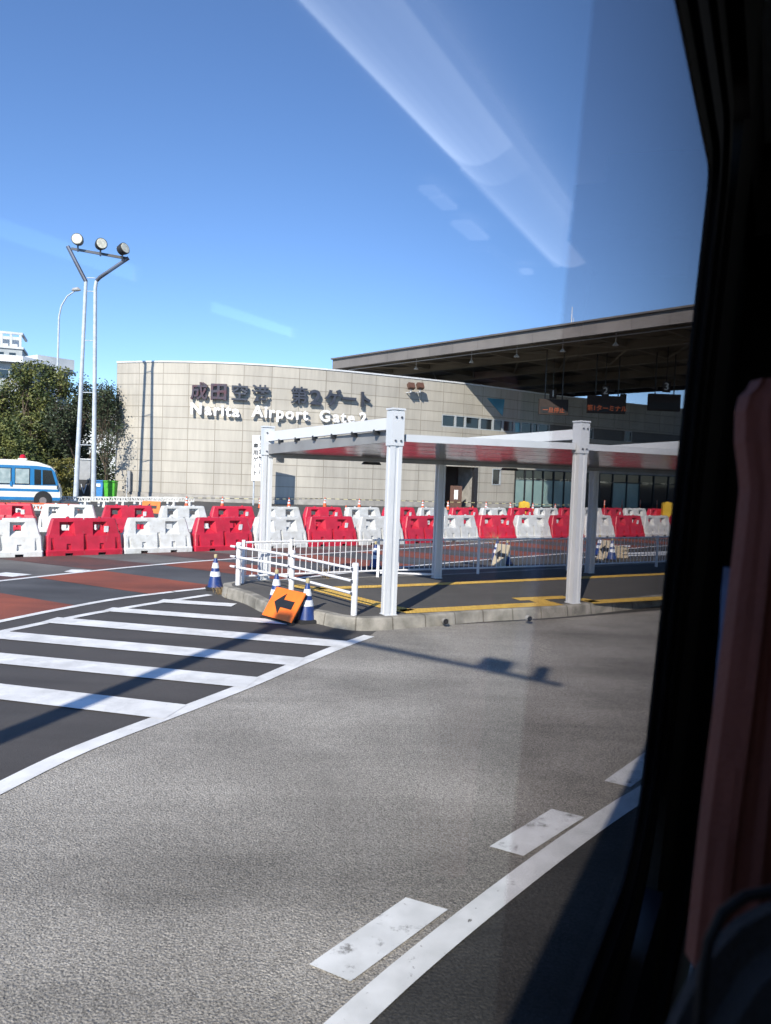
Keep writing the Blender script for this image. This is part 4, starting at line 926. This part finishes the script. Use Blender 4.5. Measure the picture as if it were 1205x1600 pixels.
# ------------------------------------------------------------------ bins, cabinet, background buildings, trees
def bin_(x, w, m, label):
    p = up(at(x, 780, 53.5), 0); t = empty('wheelie_bin', tuple(p), label=label, cat='bin'); MB().box((0, 0, .62), (w, .65, 1.24), Matrix.Rotation(math.pi, 3, 'X'), .82).build('bin_body', m, t, bevel=.03)
    MB().box((0, -.02, 1.3), (w+.06, .75, .1)).build('lid', m, t, bevel=.03); MB().box((0, -.345, 1.0), (w*.5, .02, .22)).build('label_plate', M_refl if m is M_binb else M_bing, t)
bin_(156, .68, M_binb, 'blue plastic bin beside the right leg of the mast'); bin_(173, .82, M_bing, 'bright green plastic bin near the corner of the curved wall')
p = up(at(133.5, 780, 55), 0); t = empty('utility_cabinet', tuple(p), label='grey utility cabinet on dark stand seen between the mast legs', cat='cabinet')
MB().box((0, 0, 2.05), (.92, .6, 1.5)).build('case', M_cab, t, bevel=.02); MB().box((0, 0, .65), (.86, .5, 1.3)).build('stand', M_dark, t); MB().box((0, -.02, 2.84), (1.04, .75, .07)).build('lid', M_trim, t)
mb = MB(); mb.bar((-.2, -.3, 1.0), (0, -.3, .3), .08, .05); mb.bar((.2, -.3, 1.0), (0, -.3, .3), .08, .05); mb.build('brace', M_trim, t)

def quadp(P): return MB().quad(*P)
wb = empty('white_building', (-55, 112, 0), label='white flat roofed building with flared pale parapet behind the trees', cat='building')
def wchild(mb, name, m, **k): o = mb.build(name, m, wb, **k); o.location = (55, -112, 0); return o
c0 = at(36.5, 555, 110); c1 = at(119, 573, 121); cl = at(-110, 563, 106); hz = at(36.5, 566.5, 110).z
ct, zt = c0.z, c0.z
def off_in(p, q, r_, d):
    return p
pts_o = [Vector((cl.x, cl.y, 0)), Vector((c0.x, c0.y, 0)), Vector((c1.x, c1.y, 0)), Vector((c1.x-12, c1.y+14, 0)), Vector((cl.x, cl.y+20, 0))]
cen = sum(pts_o, Vector())/5
inn = [p+(cen-p).normalized()*1.1 for p in pts_o]; inn2 = [p+(cen-p).normalized()*1.3 for p in pts_o]
pp_ = MB(); ww = MB(); zlo = hz
for i in range(5):
    j = (i+1) % 5; pp_.quad(up(pts_o[i], zlo), up(pts_o[j], zlo), up(inn[j], ct), up(inn[i], ct)); pp_.quad(up(pts_o[i], zlo), up(pts_o[j], zlo), up(inn2[j], zlo+.01), up(inn2[i], zlo+.01)); ww.quad(up(inn2[i], 0), up(inn2[j], 0), up(inn2[j], zlo), up(inn2[i], zlo))
pp_.poly([up(p, ct) for p in inn]); wchild(pp_, 'parapet', M_bldw, recalc=True); wchild(ww, 'wall', M_bldg)
q0, q1 = inn2[1], inn2[2]; dd = (q1-q0).normalized(); nn = Vector((dd.y, -dd.x, 0))
for fl in range(4):
    for t0 in (.12, .38, .66, .9) if fl else (.7,):
        c = q0.lerp(q1, t0); z = zlo-1.5-fl*3.4 - (0 if fl else -.2); w = MB(); w.box(up(c, z)+nn*.03, (1.9 if fl else 2.6, .1, 1.6), rz(math.atan2(dd.y, dd.x))); wo = wchild(w, 'window', M_glassd)
        f = MB(); f.bar(up(c, z-.8)+nn*.1, up(c, z+.8)+nn*.1, .08, .08); fo = wchild(f, 'mullion', M_trim); fo.parent = wo; fo.location = (0, 0, 0)
q0, q1 = inn2[0], inn2[1]; dd2 = (q1-q0).normalized(); nn2 = Vector((dd2.y, -dd2.x, 0))
for fl in range(5):
    for t0 in (.35, .55, .75, .92):
        c = q0.lerp(q1, t0); wchild(MB().box(up(c, zlo-1.7-fl*3.3)+nn2*.03, (1.6, .1, 1.2), rz(math.atan2(dd2.y, dd2.x))), 'window', M_glassd)
pb3 = at(72, 553, 116); wchild(MB().box((pb3.x-1, pb3.y+3, ct+.1), (6.0, 5, 1.6), rz(.9)), 'penthouse', M_bldw)
tw = at(29, 519, 165); tb_ = empty('tower_block', (tw.x-8, tw.y, 0), label='pale concrete tower top with rooftop railings at the far left', cat='building')
tb_.rotation_euler.z = R(21); MB().box((0, 5, (tw.z-3.2)/2), (16, 10, tw.z-3.2)).build('wall', M_bldg, tb_); MB().box((0, 5, tw.z-3.1), (16.6, 10.6, .5)).build('slab', M_bldw, tb_)
mb = MB()
for x in range(9): mb.box((-7.6+x*1.9, 0, tw.z-1.5), (.5, .4, 3.0))
mb.box((0, 0, tw.z+.1), (16.2, .5, .5)); mb.box((7.9, 5, tw.z+.1), (.5, 10, .5)); mb.box((0, 2, tw.z-1.6), (15, .2, 2.4)); mb.build('roof_screen', M_bldw, tb_)
for fl in range(4):
    for x in range(6): MB().box((-6+x*2.4, -.03, tw.z-5-fl*3.5), (1.3, .1, 1.5)).build('window', M_glassd, tb_)
hb = up(at(175, 700, 100), 0); h2 = empty('low_white_house', tuple(hb), label='low white building seen between the bare trees and the curved wall', cat='building')
zt_ = at(170, 643, 100).z; MB().box((-3, 3, zt_/2), (14, 8, zt_)).build('wall', M_bldw, h2); MB().box((-3, 3, zt_+.1), (14.6, 8.6, .3)).build('roof', M_cab, h2)
for x in (-7, -3.5, 0, 2.2): MB().box((x, -1.02, zt_-2), (1.4, .1, 1.2)).build('window', M_glassd, h2)
for k, y in enumerate((602, 616, 627, 635)):
    a, b = at(-80, y-26, 92), at(215, y+9, 92); t = empty('overhead_wire', tuple(a), label='%s thin overhead wire from the top running behind the bare tree' % ORD[k], cat='wire', group='overhead wires')
    MB().tube([(b-a)*(i/12)-Vector((0, 0, .5*math.sin(math.pi*i/12))) for i in range(13)], .022, 5).build('cable', M_wire, t)
# garden wall / dark hedge base behind the minibus
def foliage(mb, c, r, n, size, rnd, squash=.8):
    c = Vector(c)
    for _ in range(n):
        while True:
            v = Vector((rnd.uniform(-1, 1), rnd.uniform(-1, 1), rnd.uniform(-1, 1)))
            if .15 < v.length < 1: break
        v = v.normalized()*(v.length**.5); p = c+Vector((v.x*r, v.y*r, v.z*r*squash)); s_ = size*rnd.uniform(.6, 1.3)
        a = Vector((rnd.gauss(0, 1), rnd.gauss(0, 1), rnd.gauss(0, .6))).normalized(); b = a.cross(Vector((rnd.gauss(0, 1), rnd.gauss(0, 1), rnd.gauss(0, 1)))).normalized()
        mb.quad(p-a*s_, p+b*s_*.55, p+a*s_, p-b*s_*.55)
def limb(mb, p, d, L, r, depth, rnd, tips, spread=.6, up_=.15):
    q = p+d*L; m_ = p+d*L*.5+Vector((rnd.uniform(-1, 1), rnd.uniform(-1, 1), 0))*L*.06; mb.tube([p, m_, q], [r, r*.85, r*.68], 6 if depth > 1 else 5, cap=False)
    if depth == 0: tips.append(q); return
    for k in range(rnd.choice((2, 3, 3))):
        nd = (d+Vector((rnd.gauss(0, 1), rnd.gauss(0, 1), rnd.gauss(0, .7)))*spread+Vector((0, 0, up_))).normalized(); limb(mb, q, nd, L*rnd.uniform(.62, .85), r*.62, depth-1, rnd, tips, spread, up_)
    if depth <= 3: tips.append(q)
def tree(name, base, h, label, seed, leaf, nleaf, size, crad, depth=5, L=None, spread=.6, group=None, trunk_h=.22, r0=.16, rad=1.0, up_=.15, stems=1):
    rnd = random.Random(seed); t = empty(name, base, label=label, cat='tree', group=group); w = MB(); tips = []
    for s_ in range(stems):
        d = Vector((rnd.uniform(-.25, .25)*(stems > 1)*2, rnd.uniform(-.2, .2), 1)).normalized(); limb(w, Vector((0, 0, 0)), d, h*trunk_h, r0, depth, rnd, tips, spread, up_)
    mz = max(q.z for q in tips); k = (h-size*2)/mz
    for v in w.v: v.z *= k; v.x *= rad; v.y *= rad
    tips = [Vector((q.x*rad, q.y*rad, q.z*k)) for q in tips]
    w.build('trunk', M_bark, t, smooth=True)
    if nleaf:
        f = MB(); per = max(1, nleaf//len(tips))
        for q in tips: foliage(f, q, crad*rnd.uniform(.6, 1.25), per, size, rnd)
        f.build('crown', leaf, t, recalc=False)
    return t
def gp(x, Y): return tuple(up(at(x, 780, Y), 0))
tree('evergreen_tree', gp(36, 62), 10.8, 'large olive green evergreen tree behind the minibus', 11, M_leafa, 15000, .12, .62, 5, spread=.75, rad=.85, trunk_h=.2, r0=.2, stems=2)
tree('evergreen_tree', gp(-25, 63), 9.8, 'evergreen tree at the left edge of the picture', 5, M_leafa, 12000, .12, .7, 5, spread=.75, rad=.9, trunk_h=.2, r0=.2, stems=2)
tree('evergreen_tree', gp(80, 64), 6.2, 'dense lower evergreen tree between the large one and the mast', 8, M_leafa, 9000, .12, .62, 4, spread=.8, rad=.9, trunk_h=.2, r0=.14, stems=2)
tree('evergreen_tree', gp(10, 58), 5.4, 'low spreading green tree directly behind the minibus roof', 15, M_leafa, 12000, .12, .7, 4, spread=.8, rad=1.1, trunk_h=.2, r0=.14, stems=3)
tree('bare_tree', gp(126, 60), 9.8, 'thinly leaved bushy tree behind the legs of the mast', 21, M_leafb, 6500, .11, .6, 6, spread=.5, rad=.75, trunk_h=.16, r0=.14, stems=3, up_=.12)
tree('bare_tree', gp(102, 61.5), 8.4, 'dark leafy tree behind the left leg of the mast', 52, M_leafb, 7000, .12, .6, 5, spread=.6, rad=.7, trunk_h=.15, r0=.12, stems=3, up_=.12)
tree('bare_tree', gp(166, 56.2), 9.0, 'twiggy half bare tree touching the corner of the curved wall', 33, M_leafb, 4200, .10, .5, 6, spread=.5, rad=.6, trunk_h=.13, r0=.09, stems=4, up_=.12)
rnd = random.Random(3)
sb_ = empty('shrub', gp(92, 52), label='dense yellow green shrub beside the nose of the minibus', cat='shrub'); f = MB()
for k in range(26):
    a = rnd.uniform(0, 6.28); r_ = rnd.uniform(0, .8); foliage(f, (math.cos(a)*r_, math.sin(a)*r_, rnd.uniform(.4, 2.5)), .5, 170, .09, rnd)
f.build('crown', M_leafc, sb_, recalc=False); w = MB(); w.tube([(0, 0, 0), (.05, 0, 1.8)], [.08, .04], 8); w.build('trunk', M_bark, sb_)
f = MB(); rnd = random.Random(9)
for k in range(190):
    x = rnd.uniform(-60, 178); p = at(x, 760, rnd.uniform(60, 70)); foliage(f, (p.x, p.y, rnd.uniform(.4, 3.9)), 1.0, 70, .15, rnd)
tag(f.build('hedge_undergrowth', M_leafb, recalc=False), kind='stuff', label='dark undergrowth below the trees behind the minibus', cat='undergrowth')
# distant ground cover and tree line closing the horizon
f = MB(); rnd = random.Random(19)
for k in range(420):
    x = rnd.uniform(-320, 320); foliage(f, (x, rnd.uniform(215, 245), rnd.uniform(1, 7)), 4.5, 16, 1.4, rnd)
tag(f.build('far_woodland', M_leafb, recalc=False), kind='stuff', label='distant line of woodland along the horizon', cat='woodland')

# dry weeds
def weeds(p, n, h, label, spread=.12):
    t = MB(); rnd = random.Random(int(p.x*100)); base = Vector(p)
    for _ in range(n):
        b = Vector((rnd.gauss(0, spread), rnd.gauss(0, spread), 0)); d = Vector((rnd.gauss(0, .5), rnd.gauss(0, .5), 1))*h*rnd.uniform(.5, 1.1); s_ = Vector((rnd.uniform(-1, 1), rnd.uniform(-1, 1), 0))*.006
        t.quad(b-s_, b+s_, b+d*.6+s_*.8, b+d*.6-s_*.8); t.quad(b+d*.6-s_*.8, b+d*.6+s_*.8, b+d+Vector((d.x, d.y, -.2*h))*.4+s_*.2, b+d+Vector((d.x, d.y, -.2*h))*.4-s_*.2)
    o = t.build('dry_weeds', M_dry, recalc=False); o.location = base; tag(o, label, 'weeds', 'dry weeds')
weeds(G(350, 928), 130, .17, 'tuft of dry grass at the left tip of the island kerb', .09)
weeds(G(368, 934), 60, .12, 'thin dry grass along the kerb foot beside the lone cone', .09)
weeds(G(512, 903, KZ), 60, .28, 'dry straw weed at the back edge of the island by the fence', .06); weeds(G(775, 850), 60, .55, 'orange dry weed before a front red barrier behind the fence', .08)

# ------------------------------------------------------------------ the coach we sit in
AZ = R(27.6); ax = Vector((math.sin(AZ), math.cos(AZ), 0)); pn = Vector((-math.cos(AZ), math.sin(AZ), 0)); P0, KT = .133, .05
coach = empty('coach', (0, 0, 0), label='dark interior and window frame of the coach the picture is taken from', cat='coach')
def bp_(s, p, h): return EYEP+ax*s+pn*p+Vector((0, 0, h))
def wallp(h, d=0): return P0-KT*h-d     # p of the side wall at height h, d inwards
M_int = mat('black window rubber', (.006, .006, .007), (.004, .004, .005), .6, 4, spec=.15)
M_int2 = mat('dark grey trim', (.012, .0115, .011), (.008, .0075, .007), .8, 3, spec=.15, bump=.1, bscale=90)
M_int3 = mat('coach lining', (.5, .49, .47), (.4, .39, .37), .8, 2)
M_int4 = mat('navy trim', (.007, .009, .017), (.005, .006, .012), .5, 4, spec=.2)
def gl_mat():
    m = bpy.data.materials.new('coach window glass'); m.use_nodes = True; n = m.node_tree; n.nodes.clear(); L = n.links.new
    out = n.nodes.new('ShaderNodeOutputMaterial'); tr_ = n.nodes.new('ShaderNodeBsdfTransparent'); tr_.inputs[0].default_value = (.965, .96, .95, 1); gs = n.nodes.new('ShaderNodeBsdfGlossy'); gs.inputs['Roughness'].default_value = .035; gs.inputs['Color'].default_value = (1, 1, 1, 1)
    fr = n.nodes.new('ShaderNodeFresnel'); fr.inputs[0].default_value = 1.5
    # two surfaces of a pane: 2R/(1+R)
    a = n.nodes.new('ShaderNodeMath'); a.operation = 'MULTIPLY'; a.inputs[1].default_value = 2; b = n.nodes.new('ShaderNodeMath'); b.operation = 'ADD'; b.inputs[1].default_value = 1; c = n.nodes.new('ShaderNodeMath'); c.operation = 'DIVIDE'
    ge = n.nodes.new('ShaderNodeNewGeometry'); io = n.nodes.new('ShaderNodeMapRange'); io.inputs[3].default_value = 1.5; io.inputs[4].default_value = 1/1.5; L(ge.outputs['Backfacing'], io.inputs[0]); L(io.outputs[0], fr.inputs[0])
    L(fr.outputs[0], a.inputs[0]); L(fr.outputs[0], b.inputs[0]); L(a.outputs[0], c.inputs[0]); L(b.outputs[0], c.inputs[1])
    mx = n.nodes.new('ShaderNodeMixShader'); L(c.outputs[0], mx.inputs[0]); L(tr_.outputs[0], mx.inputs[1]); L(gs.outputs[0], mx.inputs[2]); L(mx.outputs[0], out.inputs[0]); return m
M_glass = gl_mat()
HT, HB, SR, SL = .465, -.575, 1.20, -.95
gl = MB(); gl.quad(bp_(SL-.02, wallp(HB-.02), HB-.02), bp_(SR+.02, wallp(HB-.02), HB-.02), bp_(SR+.02, wallp(HT+.02), HT+.02), bp_(SL-.02, wallp(HT+.02), HT+.02)); gl.build('window_glass', M_glass, coach)
m2 = bpy.data.materials.new('added tint sheet'); m2.use_nodes = True; n_2 = m2.node_tree; n_2.nodes.clear(); o2 = n_2.nodes.new('ShaderNodeOutputMaterial'); t2 = n_2.nodes.new('ShaderNodeBsdfTransparent'); t2.inputs[0].default_value = (.84, .80, .80, 1); g2 = n_2.nodes.new('ShaderNodeBsdfGlossy'); g2.inputs['Roughness'].default_value = .05; x2 = n_2.nodes.new('ShaderNodeMixShader'); x2.inputs[0].default_value = .04  # added tinted sheet, darkens the right side where reflections are missing
n_2.links.new(t2.outputs[0], x2.inputs[1]); n_2.links.new(g2.outputs[0], x2.inputs[2]); n_2.links.new(x2.outputs[0], o2.inputs[0])
sp_ = MB(); s_e = .475; sp_.quad(bp_(s_e, wallp(HB-.02, .002), HB-.02), bp_(SR+.02, wallp(HB-.02, .002), HB-.02), bp_(SR+.02, wallp(HT+.02, .002), HT+.02), bp_(s_e+.0, wallp(HT+.02, .002), HT+.02)); sp_.build('tint_sheet', m2, coach)
def outline(ins, rad_):
    pts = []; a, b, c, d = SL-ins, SR+ins, HB-ins, HT+ins
    for X, Y_, sx, sy, r_, a0 in ((b, d, -1, -1, .03+ins, 0), (a, d, 1, -1, .03+ins, 90), (a, c, 1, 1, .13+ins, 180), (b, c, -1, 1, .13+ins, 270)):
        cx, cy = X+sx*r_, Y_+sy*r_
        for k in range(9): t = R(a0+k*11.25); pts.append((cx+math.cos(t)*r_, cy+math.sin(t)*r_))
    return pts
def ring_(ins0, ins1, d0, d1, name, m):
    """frame ring between two outlines, from depth d0 (glass side) to d1 (inside)"""
    A_, B_ = outline(ins0, .10), outline(ins1, .10); mb = MB(); n = len(A_)
    P = lambda q, d: bp_(q[0], wallp(q[1], d), q[1])
    for i in range(n):
        j = (i+1) % n; mb.quad(P(A_[i], d1), P(A_[j], d1), P(B_[j], d1), P(B_[i], d1)); mb.quad(P(A_[i], d0), P(A_[j], d0), P(A_[j], d1), P(A_[i], d1)); mb.quad(P(B_[i], d0), P(B_[j], d0), P(B_[j], d1), P(B_[i], d1)); mb.quad(P(A_[i], d0), P(A_[j], d0), P(B_[j], d0), P(B_[i], d0))
    mb.build(name, m, coach, smooth=True)
ring_(0, .03, -.001, .003, 'rubber_seal', M_int); ring_(.03, .075, -.002, .012, 'window_frame', M_int4); ring_(.075, .12, -.002, .02, 'frame_edge', M_int)
def wall_panel(s0, s1, h0, h1, d, name, m, th=.05):
    th = d+.003; mb = MB(); c = [bp_(s0, wallp(h0, d), h0), bp_(s1, wallp(h0, d), h0), bp_(s1, wallp(h1, d), h1), bp_(s0, wallp(h1, d), h1)]; i = 0
    mb.v = c+[q+pn*th for q in c]; mb.f = [(0, 1, 2, 3), (7, 6, 5, 4), (0, 4, 5, 1), (1, 5, 6, 2), (2, 6, 7, 3), (3, 7, 4, 0)]; mb.build(name, m, coach)
wall_panel(SR+.118, SR+.40, -1.3, .8, .03, 'pillar_trim', M_int2, .075); wall_panel(SR+.402, 6.5, -1.3, .8, .03, 'forward_wall', M_int, .06)
wall_panel(SL-.118, SR+.118, HT+.118, .8, .04, 'upper_wall', M_int2, .07); wall_panel(SL-.118, SR+.118, -1.3, HB-.118, .04, 'lower_wall', M_int4, .07); wall_panel(-3.0, SL-.118, -1.3, .8, .04, 'rear_wall_panel', M_int2, .07)
wall_panel(-3.0, 6.5, -1.9, -1.302, .04, 'skirt', M_int2, .07)
def cbox(s0, s1, p0, p1, h0, h1, name, m, par=coach):
    mb = MB(); mb.v = [bp_(s, p, h) for h in (h0, h1) for s, p in ((s0, p0), (s1, p0), (s1, p1), (s0, p1))]; mb.f = [(0, 1, 2, 3), (4, 5, 6, 7), (0, 1, 5, 4), (1, 2, 6, 5), (2, 3, 7, 6), (3, 0, 4, 7)]; return mb.build(name, m, par)
cbox(-3.0, 6.5, .14, -2.25, .8, .83, 'roof', M_int3); 
for a_, b_, c_, d_ in ((-3.0, 6.5, -1.3, .51), (-3.0, 6.5, .61, .8), (-3.0, 1.5, .511, .609), (2.30, 2.74, .511, .609), (3.46, 6.5, .511, .609)): cbox(a_, b_, -2.2, -2.25, c_, d_, 'far_side_wall', M_int3)
cbox(2.741, 3.459, -2.2, -2.25, .57, .609, 'blind', M_int2); cbox(1.501, 2.299, -2.2, -2.25, .511, .535, 'blind', M_int2)
cbox(-3.0, 6.5, .12, -2.2, -1.35, -1.3, 'floor', M_int)
cbox(6.5, 6.55, .14, -2.25, -1.35, .83, 'front_bulkhead', M_int); cbox(-3.05, -3.0, .14, -2.25, -1.35, .83, 'rear_bulkhead', M_int)
cbox(SR+.45, 3.1, .06, -.22, .50, .62, 'luggage_rack', M_int2)
# partition in front, whose mirror image ends the glare
cbox(1.95, 2.0, .1, -.235, -1.3, .8, 'partition', M_int)

def glow_mat(name, c, e): return mat(name, (.8, .8, .8), None, .5, 3, emit=(c, e))  # added glow standing in for daylight on the ceiling, not lamps
M_glowbright = glow_mat('bright ceiling glow', (.93, .97, 1), 1.6); M_glowmid = glow_mat('mid ceiling glow', (.85, .93, 1), .5); M_glowdim = glow_mat('dim added glow', (.9, .95, 1), .17)
glow_root = empty('ceiling_glow', tuple(bp_(1, -.5, .76)), label='long added ceiling glow of the coach seen mirrored in the window as a pale streak', cat='ceiling glow')
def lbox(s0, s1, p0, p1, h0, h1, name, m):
    o = cbox(s0, s1, p0, p1, h0, h1, name, m, glow_root); o.location = -Vector(glow_root.location); return o
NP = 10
for i in range(NP):      # curved ceiling duct, daylight on it put in as a graded glow
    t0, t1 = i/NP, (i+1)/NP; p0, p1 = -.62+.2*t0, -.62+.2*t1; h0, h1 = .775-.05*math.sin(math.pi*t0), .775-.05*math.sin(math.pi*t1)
    em = (1.0, 1.15, 1.0, .8, .62, .5, .42, .36, .32, .3)[i]*1.05; LMm = glow_mat('graded duct glow', (.9, .96, 1), em); LMd = glow_mat('faint duct glow', (.9, .96, 1), em*.3+.06)
    for sa, sb2, mm_ in ((-1.2, 1.78, LMm), (1.78, 1.92, glow_mat('duct glow end', (.9, .96, 1), em*.6)), (1.92, 2.75, LMd)):
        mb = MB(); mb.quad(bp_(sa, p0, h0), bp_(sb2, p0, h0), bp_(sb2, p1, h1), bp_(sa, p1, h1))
        o = mb.build('glow_strip', mm_, glow_root, smooth=True, recalc=False); o.location = -Vector(glow_root.location)
lbox(-1.2, 3.2, -.405, -.385, .745, .77, 'glow_edge', M_glowdim); lbox(1.91, 2.9, -.62, -.60, .765, .775, 'glow_edge', M_glowdim)  # added glowing strips along the edges of the streak
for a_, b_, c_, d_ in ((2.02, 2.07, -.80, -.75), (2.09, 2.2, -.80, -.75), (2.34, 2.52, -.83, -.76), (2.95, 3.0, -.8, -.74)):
    cbox(a_, b_, c_, d_, .76, .775, 'glow_plate', M_glowdim)  # added glowing plates for the small mirrored bright spots, no real lamps
cbox(2.6, 4.2, -.86, -.78, .74, .775, 'rack_edge', M_int3)

def drape(name, rows, Y, m, wob, label, cat, n=14, th=.02):
    # gathered cloth hanging beside the pillar: each row is (image height used for the survey, left, right)
    fr_ = MB(); t = []
    for r_, (y, xl, xr) in enumerate(rows):
        L = []
        for k in range(n+1):
            u = k/n; q = at(xl+(xr-xl)*u, y, Y); L.append(q+Vector((0, wob*math.sin(u*19+r_*.12)+wob*.5*math.sin(u*41+r_*.3)+(u-.3)**2*.05, 0)))
        t.append(L)
    for a, b in zip(t, t[1:]):
        for k in range(n): fr_.quad(a[k], a[k+1], b[k+1], b[k]); fr_.quad(a[k]+Vector((0, th, 0)), a[k+1]+Vector((0, th, 0)), b[k+1]+Vector((0, th, 0)), b[k]+Vector((0, th, 0)))
        for k in (0, n): fr_.quad(a[k], b[k], b[k]+Vector((0, th, 0)), a[k]+Vector((0, th, 0)))
    c = t[0][0].copy(); fr_.v = [v-c for v in fr_.v]; o = fr_.build(name, m, smooth=True); o.location = c; return tag(o, label, cat)
M_red = mat('brick red upholstery', (.13, .03, .018), (.095, .021, .013), .8, 6, bump=.15, bscale=160); M_denim = mat('denim', (.03, .06, .13), (.015, .03, .07), .9, 25); M_seat = mat('charcoal seat fabric', (.014, .014, .018), (.009, .009, .012), .95, 8, bump=.3, bscale=220)
drape('curtain', [(590, 1196, 1300), (604, 1189, 1300), (615, 1178, 1300), (640, 1172, 1300), (690, 1172, 1300), (735, 1178, 1300), (765, 1181, 1300), (850, 1172, 1300), (960, 1158, 1300), (1080, 1143, 1290), (1200, 1127, 1280), (1310, 1113, 1270), (1420, 1101, 1260), (1520, 1090, 1250)], .62, M_red, .004, 'brick red gathered curtain hanging beside the dark window pillar', 'curtain')
drape('denim_jacket', [(890, 1148, 1185), (930, 1145, 1180), (1000, 1143, 1172), (1060, 1138, 1160), (1120, 1134, 1150)], .75, M_denim, .006, 'sliver of blue denim hanging between the pillar and the red curtain', 'jacket', 6)
so_ = [(1330, 1352), (1205, 1366), (1160, 1380), (1120, 1402), (1085, 1438), (1055, 1485), (1030, 1535), (1005, 1590), (985, 1650), (960, 1760), (1330, 1760)]
P_ = [at(x, y, .5) for x, y in so_]; c = P_[0].copy(); mb = MB(); mb.prism([(p.x-c.x, p.z-c.z) for p in P_], .05, None, (0, -.03, 0)); st = empty('passenger_seat', tuple(c), label='charcoal padded seat back rounded at the bottom right corner', cat='seat')
mb.build('backrest', M_seat, st, smooth=True, bevel=.02)
pip = [at(x, y, .442) for x, y in ((1230, 1388), (1165, 1400), (1130, 1425), (1108, 1470), (1098, 1530), (1092, 1600), (1088, 1700))]; MB().tube([p-c for p in pip], .0035, 8).build('piping', M_int, st, smooth=True)
